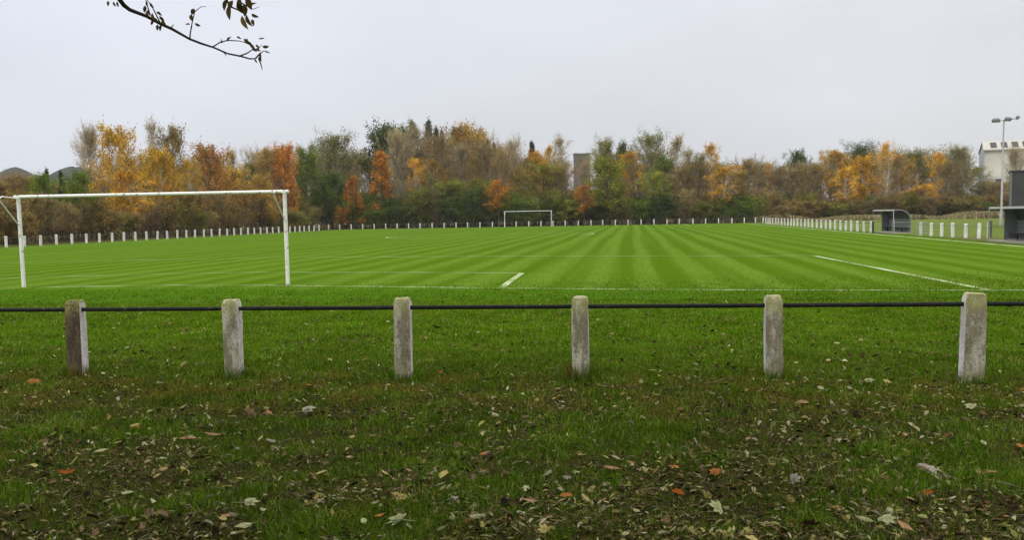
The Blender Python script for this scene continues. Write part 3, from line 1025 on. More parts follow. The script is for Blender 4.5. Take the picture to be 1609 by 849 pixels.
def tree_proto(seed, H=12, base=.25, Wd=6, prof='round', limbs=16, asc=.6, subs=5, nleaf=3000, leaf=.3, sig=.35,
               r0=.16, twigs=0, twig_len=.9, twig_r=.018, drop=.2, stems=1, droop=0.0):
    rg = np.random.default_rng(seed); r = random.Random(seed)
    pf = prof_fn(prof)
    segs, anchors, tw = [], [], []
    for sidx in range(stems):
        off = np.array([r.uniform(-1, 1), r.uniform(-1, 1), 0]) * (.12 * Wd if stems > 1 else 0)
        hs = H * (r.uniform(.75, 1.0) if stems > 1 else 1)
        lean = np.array([r.uniform(-1, 1), r.uniform(-1, 1)]) * (.05 if stems == 1 else .14) * hs
        tp = []
        nk = 8
        for i in range(nk):
            q = i / (nk - 1)
            tp.append(off + np.array([lean[0] * q ** 1.3 + r.uniform(-.012, .012) * H * q, lean[1] * q ** 1.3 + r.uniform(-.012, .012) * H * q, (hs * .97) * q - (.15 if i == 0 else 0)]))
        tp = np.array(tp)
        tr = np.array([(r0 / math.sqrt(stems)) * (1.25 if i == 0 else 1) * (1 - .9 * i / (nk - 1)) + .012 for i in range(nk)])
        segs.append((tp, tr))

        def on(q):
            f = q * (nk - 1); i = min(nk - 2, int(f)); return tp[i] + (tp[i + 1] - tp[i]) * (f - i), tr[i]
        nl = max(3, limbs // stems)
        az = r.uniform(0, 6.28)
        for i in range(nl):
            s = (i + r.random()) / nl
            q = base + (1 - base) * s * .97
            o, rr = on(q)
            az += 2.4 + r.uniform(-.5, .5)
            Ll = Wd / 2 * pf(s) * r.uniform(.65, 1.18)
            el = asc + r.uniform(-.25, .25) + (.25 * s)
            d = np.array([math.cos(az) * math.cos(el), math.sin(az) * math.cos(el), math.sin(el)])
            Ll = Ll / max(.35, math.cos(el))
            Ll = min(Ll, max(.3, (hs * 1.03 - o[2]) / max(.2, math.sin(el)) if el > 0 else 99))
            lp = [o + d * Ll * t + np.array([r.uniform(-.04, .04), r.uniform(-.04, .04), r.uniform(-.03, .03) - droop * t * t]) * Ll for t in (0, .3, .6, 1)]
            lr = min(rr * .6, .02 + Ll * .016)
            segs.append((np.array(lp), np.linspace(lr, .012, 4)))
            keep = r.random() > drop
            if keep: anchors += [(lp[2], 1), (lp[3], 1)]
            for k in range(subs):
                t = r.uniform(.3, 1.0)
                i3 = min(2, int(t * 3)); so = lp[i3] + (lp[i3 + 1] - lp[i3]) * (t * 3 - i3)
                dd = d * .7 + rg.normal(size=3) * .55; dd[2] += .15 - droop; dd /= np.linalg.norm(dd)
                sl = Ll * r.uniform(.2, .42) + .2
                e = so + dd * sl
                segs.append((np.array([so, so + dd * sl * .5 + rg.normal(size=3) * .04 * sl, e]), np.array([.02, .014, .007])))
                if keep and r.random() > drop * .7: anchors += [(e, 1), (so + dd * sl * .6, .8)]
                for z in range(int(twigs)):
                    t2 = r.uniform(.1, 1)
                    a0 = so + dd * sl * t2
                    td = dd * .6 + rg.normal(size=3) * .5; td[2] += .45 - 1.2 * droop; td /= np.linalg.norm(td)
                    tl = twig_len * r.uniform(.5, 1.2)
                    tw.append((np.array([a0, a0 + td * tl * .5 + rg.normal(size=3) * .05 * tl, a0 + td * tl + np.array([0, 0, -droop * tl * .4])]), np.array([twig_r, twig_r * .8, twig_r * .4])))
        anchors.append((tp[-1], .8)); anchors.append((tp[-2], .6))
    V, F = tubes_np(segs, 5)
    trunk = mesh_np('trunk', V, F); smooth(trunk, 80)
    parts_v, parts_f, o = [], [], 0
    if tw:
        V2, F2 = tubes_np(tw, 3); parts_v.append(V2); parts_f.append(F2); o += len(V2)
    if nleaf:
        A = np.array([a[0] for a in anchors]); wts = np.array([a[1] for a in anchors]) * rg.uniform(.3, 1.7, len(anchors)); wts /= wts.sum()
        pick = rg.choice(len(A), nleaf, p=wts)
        C = A[pick] + rg.normal(size=(nleaf, 3)) * sig * np.array([1, 1, .75])
        C[:, 2] -= droop * rg.random(nleaf) * sig * 2
        C[:, 2] = np.maximum(C[:, 2], .08)
        V3, F3 = leaves_np(C, leaf, rg)
        parts_v.append(V3); parts_f.append(F3 + o)
    crown = mesh_np('crown', np.concatenate(parts_v), np.concatenate(parts_f))
    return trunk, crown, H, Wd


KIND = {
    'birch': [tree_proto(q, 12, .26, 4.6, 'birch', 26, .7, 6, 6000, .22, .29, .17, 2, .8, .012, .12, 1, .25) for q in (11, 12, 13)],
    'round': [tree_proto(q, 10, .08, 7.5, 'round', 34, .45, 7, 10500, .27, .36, .20, 0, .5, .015, .10) for q in (21, 22, 23)],
    'lacy': [tree_proto(q, 12, .14, 6.5, 'round', 32, .7, 7, 8500, .22, .36, .17, 4, .9, .014, .15) for q in (31, 32, 33)],
    'bare': [tree_proto(q, 12, .12, 6, 'upright', 34, 1.0, 8, 2600, .20, .42, .14, 9, 1.1, .019, .15) for q in (41, 42, 43)],
    'barefan': [tree_proto(q, 8, .03, 6, 'fan', 34, 1.05, 7, 1300, .20, .45, .12, 8, .95, .018, .1, 4) for q in (51, 52)],
    'conifer': [tree_proto(q, 13, .1, 6, 'cone', 60, -.05, 6, 9000, .26, .24, .20, 0, .5, .01, .03, 1, .1) for q in (61, 62)],
    'shrub': [tree_proto(q, 4, .02, 5, 'round', 30, .6, 7, 5200, .21, .27, .08, 5, .6, .013, .05, 4) for q in (71, 72, 73)],
    'layer': [tree_proto(q, 9, .06, 6, 'cone', 22, .12, 7, 6500, .23, .27, .14, 1, .5, .013, .18, 1, .1) for q in (81, 82)],
    'sapling': [tree_proto(q, 12, .32, 3.0, 'upright', 20, .95, 5, 1100, .2, .3, .19, 6, .8, .014, .2) for q in (101, 102, 103)],
    'poplar': [tree_proto(q, 13, .12, 2.8, 'upright', 30, 1.1, 6, 3600, .21, .28, .12, 4, .8, .013, .15) for q in (91, 92)],
}
BARE_TW = {'bare', 'barefan'}
tree_n = [0]


def base_depth(px):                      # front edge of the wood behind each fence
    dl = ray(px, 352); du, dv = uv(dl.x, dl.y)
    tb_ = (155.0 if px < 1195 else 176.0) / dv
    if du < 0:
        tb_ = min(tb_, -52.0 / du)
    return dl.y * tb_


def tree(kind, leafm, barkm, px, top, wpx, layer, label, group, name='tree', cat='tree', minh=1.2):
    rr = random.Random(int(px * 7 + top * 3))
    D = base_depth(px) + layer + rr.uniform(-.6, .6)
    tr, cr, H, Wd = KIND[kind][tree_n[0] % len(KIND[kind])]
    tree_n[0] += 1
    p = at(px, top, D)
    h = max(minh, p.z)
    wm = wpx / F_PX * D
    t = thing(name, label, cat, (p.x, D, 0), rr.uniform(0, 6.28), group)
    t.scale = (wm / Wd * (1.35 if kind == 'conifer' else .92), wm / Wd * (1.35 if kind == 'conifer' else .92), h / H * (1.03 if kind == 'conifer' else .97))
    o = obj('trunk', tr, t)
    if not tr.materials: tr.materials.append(BARK[barkm])
    o.material_slots[0].link = 'OBJECT'; o.material_slots[0].material = BARK[barkm]
    c = obj('crown', cr, t)
    if not cr.materials: cr.materials.append(LEAF[leafm])
    c.material_slots[0].link = 'OBJECT'; c.material_slots[0].material = LEAF[leafm]
    return t


G1 = 'autumn trees around the ground'
TREES = [
    # kind, leaf, bark, px, top, width, layer, label
    ('round', 'green', 'brown', 62, 281, 48, 4, 'dark green bushy tree behind the left end of the near crossbar'),
    ('conifer', 'conifer', 'brown', 70, 264, 17, 9, 'small dark conifer tip rising over the left bushes'),
    ('round', 'green', 'brown', 118, 275, 50, 3, 'mid green tree under the bare tree left of the yellow birch'),
    ('conifer', 'conifer', 'brown', 97, 268, 16, 7, 'narrow dark conifer between two green trees at left'),
    ('bare', 'twiggrey', 'grey', 138, 212, 46, 14, 'thin nearly bare tree with dark tufts left of the yellow birch'),
    ('round', 'yellow', 'birch', 186, 207, 72, 5, 'tall yellow birch, the largest on the left'),
    ('birch', 'gold', 'birch', 205, 262, 60, 2, 'lower golden birch in front of the tall yellow one'),
    ('poplar', 'pale', 'birch', 238, 198, 24, 16, 'slender pale poplar, highest tip on the left'),
    ('round', 'brown', 'brown', 268, 207, 52, 12, 'tall brown tree right of the pale poplar'),
    ('round', 'yellow', 'birch', 250, 241, 64, 5, 'broad yellow tree in front of the tall brown tree'),
    ('lacy', 'yellow', 'birch', 299, 256, 36, 3, 'small bright golden tree left of the rust red dome'),
    ('round', 'russet', 'brown', 332, 235, 74, 6, 'rounded rust red tree with a dome crown'),
    ('poplar', 'pale', 'grey', 362, 240, 20, 12, 'thin wispy tree tip right of the rust red dome'),
    ('round', 'amber', 'brown', 372, 268, 56, 5, 'amber brown tree right of the rust red dome'),
    ('birch', 'amber', 'grey', 416, 233, 42, 12, 'pale amber tree left of the bright orange maple'),
    ('round', 'red', 'brown', 446, 236, 54, 6, 'bright orange maple above the right near goalpost'),
    ('birch', 'amber', 'brown', 441, 226, 30, 10, 'brown pointed tree top above the bright orange maple'),
    ('round', 'amber', 'brown', 405, 280, 62, 2, 'golden brown bushy tree under the near crossbar'),
    ('round', 'green', 'brown', 480, 240, 54, 5, 'green tree just right of the bright orange maple'),
    ('poplar', 'grey', 'grey', 489, 232, 18, 11, 'thin grey green tip beside the green tree'),
    ('lacy', 'grey', 'brown', 530, 217, 74, 10, 'tall thin leaved grey green tree left of the dark round one'),
    ('round', 'dark', 'brown', 520, 278, 66, 3, 'dark green tree low behind the left far corner'),
    ('layer', 'red', 'brown', 553, 272, 56, -2.6, 'layered orange beech reaching down to the far fence'),
    ('layer', 'orange', 'brown', 600, 232, 66, 1.5, 'vivid orange maple with tiered branches'),
    ('round', 'dark', 'brown', 606, 205, 78, 17, 'big dark green round crown behind the vivid orange maple'),
    ('round', 'green', 'brown', 640, 206, 54, 24, 'green crown on the rise left of the conifers'),
    ('conifer', 'conifer', 'brown', 648, 193, 22, 30, 'leftmost conifer of the tall group on the rise'),
    ('conifer', 'conifer', 'brown', 672, 191, 24, 32, 'tallest dark conifer above the wood'),
    ('conifer', 'conifer', 'brown', 686, 203, 18, 31, 'conifer just right of the tallest one'),
    ('conifer', 'conifer', 'brown', 695, 207, 15, 30, 'short conifer beside the tallest group'),
    ('conifer', 'conifer', 'brown', 711, 205, 18, 31, 'conifer above the left of the brown dome'),
    ('conifer', 'conifer', 'brown', 725, 206, 16, 33, 'conifer above the middle of the brown dome'),
    ('conifer', 'conifer', 'brown', 738, 206, 14, 33, 'small conifer above the right of the brown dome'),
    ('conifer', 'conifer', 'brown', 749, 211, 15, 31, 'conifer at the right shoulder of the brown dome'),
    ('conifer', 'conifer', 'brown', 767, 223, 13, 29, 'dark conifer sloping off right of the brown dome'),
    ('conifer', 'conifer', 'brown', 777, 226, 11, 29, 'last small conifer at the right end of the rise'),
    ('round', 'amber', 'brown', 728, 207, 84, 24, 'wide brown orange dome of a tree under the conifers'),
    ('bare', 'twiggrey', 'grey', 626, 216, 46, 9, 'bare grey tree right of the vivid orange maple'),
    ('bare', 'twiggrey', 'grey', 648, 212, 52, 12, 'bare grey tree under the leftmost conifer'),
    ('bare', 'twig', 'grey', 690, 224, 56, 8, 'bare brown tree below the tallest conifers'),
    ('bare', 'twiggrey', 'grey', 722, 236, 54, 7, 'bare grey tree right of the yellow tufted birches'),
    ('bare', 'twig', 'grey', 760, 234, 56, 8, 'bare brown tree left of the far goal'),
    ('bare', 'twig', 'grey', 788, 246, 46, 5, 'bare brown tree behind the left far goalpost'),
    ('birch', 'amber', 'birch', 672, 222, 30, 12, 'small orange topped birch below the tallest conifer'),
    ('birch', 'gold', 'birch', 655, 250, 34, 4, 'yellow tufted birch with long pale trunk, left of its twin'),
    ('birch', 'amber', 'birch', 682, 246, 36, 6, 'yellow tufted birch, right of its twin'),
    ('birch', 'gold', 'birch', 734, 235, 26, 10, 'small bright yellow crown in the bare trees'),
    ('lacy', 'lime', 'brown', 715, 288, 66, 1.5, 'yellow green willow low behind the far fence'),
    ('round', 'olive', 'brown', 755, 288, 60, 2, 'olive bush tree left of the far goal'),
    ('birch', 'orange', 'brown', 783, 282, 38, -2.2, 'small orange tree just left of the far goal'),
    ('round', 'brown', 'brown', 815, 268, 48, 6, 'brown tree above the left half of the far goal'),
    ('bare', 'twiggrey', 'birch', 805, 232, 40, 14, 'pale bare tree left of the lone dark conifer'),
    ('conifer', 'conifer', 'brown', 836, 221, 24, 22, 'lone dark conifer above the far goal'),
    ('birch', 'gold', 'brown', 845, 238, 34, 10, 'orange yellow tree under the lone conifer'),
    ('birch', 'yellow', 'birch', 862, 223, 22, 12, 'narrow yellow birch right of the lone conifer'),
    ('poplar', 'pale', 'birch', 879, 221, 26, 12, 'pale almost bare birch left of the tower'),
    ('lacy', 'olive', 'brown', 850, 262, 70, 3, 'olive thin leaved tree behind the far goal'),
    ('bare', 'twig', 'grey', 882, 268, 40, 5, 'bare brown tree right of the far goal'),
    ('birch', 'red', 'brown', 918, 290, 32, -2.4, 'orange red small tree below the tower'),
    ('round', 'lime', 'brown', 893, 316, 44, -.5, 'low yellow green bush tree beside the orange red one'),
    ('bare', 'twiggrey', 'grey', 919, 262, 26, 8, 'bare grey tree in front of the tower'),
    ('lacy', 'olive', 'brown', 949, 226, 48, 12, 'tall olive tree just right of the tower'),
    ('round', 'lime', 'brown', 956, 253, 70, 1, 'large round yellow green tree right of the tower'),
    ('round', 'dark', 'brown', 977, 232, 32, 16, 'dark green crown behind the round yellow green tree'),
    ('birch', 'gold', 'birch', 990, 237, 46, 6, 'orange yellow birch clump right of the round green tree'),
    ('lacy', 'grey', 'grey', 1026, 216, 62, 12, 'tall lacy grey green tree right of the tower'),
    ('round', 'green', 'brown', 1044, 252, 44, 8, 'green crown under the tall pale poplar'),
    ('lacy', 'lime', 'brown', 1026, 274, 48, .5, 'small yellow green tree at the far fence'),
    ('poplar', 'pale', 'birch', 1063, 219, 30, 8, 'tall pale poplar right of the lacy tree'),
    ('poplar', 'pale', 'grey', 1082, 240, 24, 10, 'thin pale tree right of the tall pale poplar'),
    ('poplar', 'pale', 'birch', 1101, 244, 22, 11, 'faint pale birch left of the narrow yellow one'),
    ('birch', 'yellow', 'birch', 1119, 226, 28, 9, 'narrow yellow birch in the bare brown stretch'),
    ('birch', 'gold', 'birch', 1137, 257, 52, 2, 'golden birch with drooping crown in the bare brown stretch'),
    ('bare', 'twig', 'grey', 1072, 268, 56, 4, 'bare brown tree under the tall pale poplar'),
    ('bare', 'twig', 'grey', 1100, 262, 56, 5, 'bare brown tree left of the golden drooping birch'),
    ('bare', 'twig', 'grey', 1170, 258, 56, 4, 'bare brown tree right of the golden drooping birch'),
    ('bare', 'twiggrey', 'grey', 1196, 262, 56, 9, 'bare grey tree behind the right far corner'),
    ('round', 'dark', 'brown', 1254, 243, 50, 14, 'dark grey green crown above the right bare trees'),
    ('bare', 'twig', 'grey', 1224, 268, 52, 5, 'bare brown tree right of the far corner'),
    ('bare', 'twig', 'grey', 1248, 270, 52, 3, 'bare brown tree under the dark grey green crown'),
    ('bare', 'twig', 'grey', 1282, 264, 48, 5, 'bare brown tree left of the golden pair'),
    ('birch', 'gold', 'birch', 1315, 232, 50, 4, 'taller golden birch of the pair left of the dugout'),
    ('birch', 'yellow', 'birch', 1330, 262, 42, 1.5, 'lower drooping yellow birch of the golden pair'),
    ('round', 'gold', 'brown', 1350, 250, 54, 5, 'rounded golden tree above the smaller dugout'),
    ('lacy', 'dark', 'grey', 1352, 231, 44, 14, 'dark thin tree behind the rounded golden tree'),
    ('birch', 'yellow', 'birch', 1394, 222, 28, 5, 'tall slim yellow birch with white trunk above the smaller dugout'),
    ('birch', 'amber', 'birch', 1413, 244, 36, 6, 'amber birch right of the slim yellow birch'),
    ('lacy', 'olive', 'grey', 1440, 240, 58, 9, 'olive domed tree above the short row of white posts'),
    ('birch', 'amber', 'birch', 1430, 256, 28, 3, 'slanting amber birch in front of the olive domed tree'),
    ('birch', 'gold', 'birch', 1474, 240, 32, 4, 'golden orange birch right of the olive domed tree'),
    ('birch', 'gold', 'brown', 1447, 288, 44, 1, 'low golden crown above the short row of white posts'),
    ('lacy', 'grey', 'grey', 1506, 238, 54, 5, 'grey olive tree left of the cream building'),
    ('bare', 'twig', 'grey', 1496, 262, 48, 3, 'bare brown tree left of the grey olive one'),
    ('barefan', 'twig', 'brown', 1560, 288, 44, 2, 'dark low bare tree beside the floodlight mast'),
    ('bare', 'twiggrey', 'grey', 1597, 240, 36, 4, 'bare thin tree in front of the cream building'),
]
for kd, lf, bk, px, top, w, lay, lab in TREES:
    if kd == 'conifer' and 640 < px < 790: top, w, lay = top - 4, w * 1.3, lay - 6
    tree(kd, lf, bk, px, top, w, lay, lab, G1, {'conifer': 'conifer', 'birch': 'birch_tree', 'bare': 'bare_tree', 'barefan': 'bare_tree', 'poplar': 'poplar_tree'}.get(kd, 'broadleaf_tree'))

# the tangle of shrubs and saplings along the wood's edge
rs = random.Random(99)
SHLAB = {
    ('shrub', 'dark'): 'dark green shrub in the undergrowth along the fence',
    ('shrub', 'olive'): 'olive shrub in the undergrowth along the fence',
    ('shrub', 'brown'): 'brown leaved shrub in the undergrowth along the fence',
    ('shrub', 'green'): 'mid green shrub in the undergrowth along the fence',
    ('barefan', 'twig'): 'bare brown thicket of upright stems in the undergrowth',
    ('bare', 'twig'): 'bare brown sapling filling the wood between named trees',
    ('bare', 'twiggrey'): 'bare grey sapling filling the wood between named trees',
    ('lacy', 'brown'): 'thin brown leaved tree filling the wood',
    ('lacy', 'olive'): 'thin olive leaved tree filling the wood',
}
px = -30.0
while px < 1600:
    z = px
    if px < 480: kd, lf = rs.choice([('shrub', 'brown'), ('barefan', 'twig'), ('shrub', 'olive'), ('barefan', 'twig'), ('barefan', 'twig'), ('shrub', 'brown')])
    elif px < 900: kd, lf = rs.choice([('shrub', 'dark'), ('shrub', 'olive'), ('shrub', 'green'), ('shrub', 'green'), ('shrub', 'dark'), ('barefan', 'twig')])
    elif px < 1195: kd, lf = rs.choice([('shrub', 'dark'), ('shrub', 'olive'), ('barefan', 'twig'), ('shrub', 'green')])
    else: kd, lf = rs.choice([('barefan', 'twig'), ('shrub', 'olive'), ('shrub', 'dark'), ('shrub', 'brown'), ('shrub', 'olive')])
    hor = 355 - (px + 0) * .0177
    top = hor - (rs.uniform(10, 24) if rs.random() < .45 else rs.uniform(24, 44)) * (1.1 if px < 900 else .85 if px < 1195 else .65)
    tree(kd, lf, 'brown', px, top, rs.uniform(38, 62), rs.uniform(-1.2, 2.5), SHLAB[(kd, lf)], 'undergrowth along the fences', 'shrub', 'shrub')
    px += rs.uniform(12, 19)
px = -40.0
while px < 1610:                          # deeper trees close the gaps
    kd, lf = rs.choice([('bare', 'twig'), ('bare', 'twiggrey'), ('lacy', 'brown'), ('lacy', 'olive'), ('lacy', 'brown')])
    if px > 1050: kd, lf = rs.choice([('bare', 'twig'), ('bare', 'twiggrey'), ('lacy', 'olive'), ('lacy', 'brown')])
    hor = 354 - px * .0177
    if px < 50: lo, hi = 62, 74
    elif px < 160: lo, hi = 52, 68
    elif px < 480: lo, hi = 70, 100
    elif px < 600: lo, hi = 80, 110
    elif px < 790: lo, hi = 95, 122
    elif px < 890: lo, hi = 70, 96
    elif px < 935: lo, hi = 34, 46
    elif px < 1060: lo, hi = 70, 96
    elif px < 1300: lo, hi = 56, 72
    elif px < 1530: lo, hi = 60, 88
    else: lo, hi = 34, 44
    tree(kd, lf, 'grey' if lf != 'brown' else 'brown', px, hor - rs.uniform(lo, hi), rs.uniform(44, 66), rs.uniform(14, 34), SHLAB[(kd, lf)], 'filler trees of the wood', 'bare_tree' if kd == 'bare' else 'broadleaf_tree')
    px += rs.uniform(15, 24)
px = -36.0
while px < 1600:
    kd, lf = rs.choice([('shrub', 'brown'), ('barefan', 'twig'), ('shrub', 'olive'), ('barefan', 'twig')] if not 480 < px < 1100 else [('shrub', 'dark'), ('shrub', 'olive'), ('shrub', 'brown'), ('barefan', 'twig')])
    hor = 354 - px * .0177
    tree(kd, lf, 'brown', px, hor - rs.uniform(20, 38) * (1 if px < 1195 else .75), rs.uniform(46, 70), rs.uniform(8, 22), SHLAB[(kd, lf)], 'undergrowth along the fences', 'shrub', 'shrub')
    px += rs.uniform(17, 26)
for px in (262, 622, 648, 656, 684, 706, 742, 806, 872, 984, 992, 1094, 1128, 1206, 1262, 1312, 1326, 1393, 1414, 1430):
    hor = 354 - px * .0177                 # pale stems stand out along the wood's edge
    lf = rs.choice(['twiggrey', 'amber', 'pale', 'olive', 'gold'])
    tree('sapling', lf, 'birch' if 1380 < px or px in (648, 656) else 'grey', px + rs.uniform(-3, 3), hor - rs.uniform(55, 88), rs.uniform(15, 24), rs.uniform(2.6, 6),
         {'twiggrey': 'slim pale stemmed tree with bare grey twigs at the edge of the wood', 'amber': 'slim pale stemmed tree with thin amber leaves at the edge of the wood',
          'pale': 'slim pale stemmed tree with thin pale leaves at the edge of the wood', 'olive': 'slim pale stemmed tree with thin olive leaves at the edge of the wood',
          'gold': 'slim pale stemmed tree with thin golden leaves at the edge of the wood'}[lf], 'slim pale stemmed trees along the fences', 'birch_tree')
# dark bush in the dry grass at the right far corner
tree('barefan', 'twig', 'brown', 1230, 324, 34, -20, 'round brown bush standing before the dry grass at the right far corner', None, 'shrub', 'shrub')

# dry tall grass bank on the right
rg = np.random.default_rng(4)
n = 26000
u_ = rg.uniform(21, 82, n); v_ = rg.uniform(158, 171, n)
v_ += np.clip(u_ - 20, 0, 10) * .2
keep = rg.random(n) < np.clip((u_ - 20) / 4, 0, 1)
u_, v_ = u_[keep], v_[keep]; n = len(u_)
X = u_ * CU + v_ * SU; Y = -u_ * SU + v_ * CU
h = rg.uniform(.4, 1.1, n) * (.6 + .5 * np.sin(u_ * .35) * np.sin(u_ * .13 + 1) ** 2 + .25)
wd = rg.uniform(.04, .11, n); a = rg.uniform(0, np.pi, n); lx = rg.normal(0, .25, n) * h; ly = rg.normal(0, .2, n) * h
dx, dy = np.cos(a) * wd, np.sin(a) * wd
Vb = np.stack([np.stack([X - dx, Y - dy, 0 * X], -1), np.stack([X + dx, Y + dy, 0 * X], -1), np.stack([X + dx * .6 + lx, Y + dy * .6 + ly, h], -1), np.stack([X - dx * .6 + lx, Y - dy * .6 + ly, h * .9], -1)], 1).reshape(-1, 3)
dg = obj('dry_grass', mesh_np('dry_grass', Vb, np.arange(4 * n).reshape(n, 4)), None, mat_leaf('dry_grass_straw', [(.20, .145, .075), (.33, .245, .135), (.44, .34, .20), (.17, .18, .05), (.13, .15, .04)], .2))
tag(dg, 'bank of tall dry straw coloured grass in front of the trees at right', 'dry grass', kind='stuff')

# ------------------------------------------------------------------ the tree over the camera: its canopy shades the foreground, one branch hangs into view
ct = thing('overhanging_tree', 'tree whose leafy branch hangs into the top left of the sky', 'tree', (-3.6, -1.2, 0), 0)
rg = np.random.default_rng(8); r = random.Random(8)
loc0 = np.array([-3.6, -1.2, 0])
segs = [(np.array([(0, 0, -.2), (.03, .05, 1.2), (.0, .1, 2.6), (.1, .15, 4.2), (.15, .2, 6.0), (.1, .3, 8.5), (.2, .3, 11)]), np.array([.30, .24, .21, .19, .15, .09, .03]))]
anch = []
for i in range(26):
    z = 4.0 + 6.5 * i / 26
    az = i * 2.4 + r.uniform(-.3, .3)
    Ll = r.uniform(4.5, 8.0) * (1 - .45 * i / 26)
    d = np.array([math.cos(az), math.sin(az), r.uniform(.12, .5)])
    if d[1] > 0: Ll = min(Ll, 4.6 / max(.3, d[1]))
    pts = [np.array([.1, .2, z]) + d * Ll * t + rg.normal(size=3) * .12 * t for t in (0, .35, .7, 1)]
    segs.append((np.array(pts), np.array([.09, .06, .035, .012])))
    for k in range(9):
        t = r.uniform(.3, 1); so = pts[0] + (pts[3] - pts[0]) * t
        dd = d + rg.normal(size=3) * .7; dd /= np.linalg.norm(dd); sl = r.uniform(.7, 1.8)
        segs.append((np.array([so, so + dd * sl * .5, so + dd * sl]), np.array([.02, .013, .006])))
        anch += [so + dd * sl, so + dd * sl * .6, so]
V, F = tubes_np(segs, 7)
tk = mesh_np('trunk', V, F); smooth(tk, 80)
obj('trunk', tk, ct, BARK['brown'])
A = np.array(anch); nL = 30000
C = A[rg.integers(0, len(A), nL)] + rg.normal(size=(nL, 3)) * .38
Wc = C + loc0
# nothing of this crown reaches into the photographed view apart from the modelled branch
ok = ~((Wc[:, 1] > 1.0) & (Wc[:, 2] < EYE + .30 * np.maximum(Wc[:, 1], 0) + .45))
V3, F3 = leaves_np(C[ok], .17, rg)
obj('crown', mesh_np('crown', V3, F3), ct, LEAF['canopy'])

# the branch in view
DB = 5.2


def bp(px, py, dy=0.0):
    p = at(px, py, DB + dy); return np.array([p.x, p.y, p.z]) - loc0


main = [(100, -190, -2.2), (140, -90, -.9), (172, -22, -.2), (195, 8, 0), (204, 15, 0), (230, 25, .02), (252, 37, .03), (270, 45, .05), (298, 61, .06), (316, 68, .06), (335, 74, .06), (358, 84, .06), (378, 88, .05), (392, 92, .04), (400, 92, .03), (408, 86, .02)]
mp_ = [np.array([.1, .2, 4.6])] + [bp(*q) for q in main]
mr = [.045, .030, .022, .015, .012, .011, .0095, .0085, .0085, .007, .0065, .0055, .005, .005, .0045, .0035, .002]
bs = [(np.array(mp_), np.array(mr))]
tw = [
    [(298, 62, .06), (299, 52, .03), (302, 35, 0), (306, 18, 0), (316, 10, -.02), (324, 10, -.02)],
    [(335, 73, .06), (346, 66, .08), (358, 63, .1), (376, 64, .08), (384, 66, .06), (395, 71, .04), (400, 76, .04)],
    [(376, 88, .05), (389, 83, .02), (396, 78, .02), (404, 76, 0), (412, 70, 0)],
    [(402, 91, .03), (408, 84, .0), (414, 80, -.01), (420, 80, 0)],
    [(406, 90, .03), (411, 104, .04), (412, 110, .04)],
    [(349, 67, .08), (347, 60, .06)], [(357, 64, .09), (361, 59, .08)], [(352, 82, .06), (356, 88, .06)], [(268, 44, .05), (273, 38, .05)],
    [(236, 24, 0), (231, 6, -.02), (226, -12, -.04)], [(252, 36, .03), (240, 12, -.02), (228, -6, -.04)],
    [(206, 16, 0), (190, 2, 0), (180, -8, 0)],
]
for q in tw:
    bs.append((np.array([bp(*z) for z in q]), np.linspace(.0042, .0012, len(q))))
bs.append((np.array([np.array([.1, .2, 5.2]), bp(300, -260, -1.6), bp(340, -90, -.3), bp(352, -8, -.05), bp(362, 10, 0), bp(376, 16, 0)]), np.array([.04, .025, .012, .006, .005, .004])))
bs.append((np.array([bp(376, 2, 0), bp(390, 10, 0), bp(398, 14, 0), bp(408, 10, 0)]), np.array([.004, .003, .002, .001])))
V, F = tubes_np(bs, 6)
bme = mesh_np('branch', V, F); smooth(bme, 80)
br = obj('branch', bme, ct, mat_bark('bark_dark_twig', (.05, .042, .03), (.02, .017, .012)))
# leaflets: (px, py, length px, direction degrees clockwise from right, width ratio)
LV = [(228, 8, 13, 100, .5), (233, 15, 15, 105, .5), (239, 20, 15, 75, .55), (246, 18, 12, 35, .45), (243, 27, 13, 60, .5), (250, 25, 12, 45, .45), (254, 31, 12, 60, .6),
      (231, 1, 11, 90, .5), (248, 38, 11, 100, .5), (253, 39, 12, 95, .45), (240, 31, 10, 110, .5), (236, 4, 12, 60, .5),
      (170, 1, 10, 85, .5), (178, 2, 10, 70, .5), (184, 2, 10, 80, .5), (190, 3, 11, 60, .5),
      (305, 13, 12, 110, .7), (301, 22, 12, 100, .7), (306, 36, 11, 30, .5), (299, 38, 9, 185, .45), (301, 41, 6, 90, .6), (299, 55, 8, 100, .4),
      (361, 8, 26, 95, .42), (357, -2, 22, 110, .45), (380, 24, 26, 75, .42), (387, 22, 28, 70, .36), (392, 10, 18, 310, .4), (372, 4, 22, 60, .5), (383, 6, 22, 80, .5), (395, 22, 16, 30, .4),
      (396, 30, 14, 70, .45), (366, 0, 20, 120, .5), (376, -4, 24, 85, .5), (388, -6, 24, 75, .5),
      (383, 60, 11, 60, .5), (387, 65, 12, 30, .5), (392, 69, 12, 40, .5), (397, 73, 12, 60, .5), (401, 77, 11, 20, .4), (412, 73, 12, 0, .5), (372, 57, 10, 30, .35),
      (403, 81, 11, 300, .4), (410, 83, 12, 100, .5), (408, 88, 10, 80, .5), (406, 61, 11, -10, .25), (416, 80, 10, 20, .25), (402, 70, 9, 45, .5), (356, 62, 10, 330, .35), (388, 60, 8, 80, .5), (400, 92, 9, 60, .4)]
R3 = CAM_ROT.to_3x3()
rr = random.Random(12)
hang = mat_leaf('hanging_leaf', [(.05, .05, .015), (.10, .075, .022), (.19, .13, .035)], .4)
clusters, todo = {}, list(LV)
while todo:                               # leaves that touch belong to one spray
    grp = [todo.pop()]
    for g_ in grp:
        near = [q for q in todo if math.hypot(q[0] - g_[0], q[1] - g_[1]) < 9]
        for q in near:
            todo.remove(q); grp.append(q)
    clusters[len(clusters)] = grp
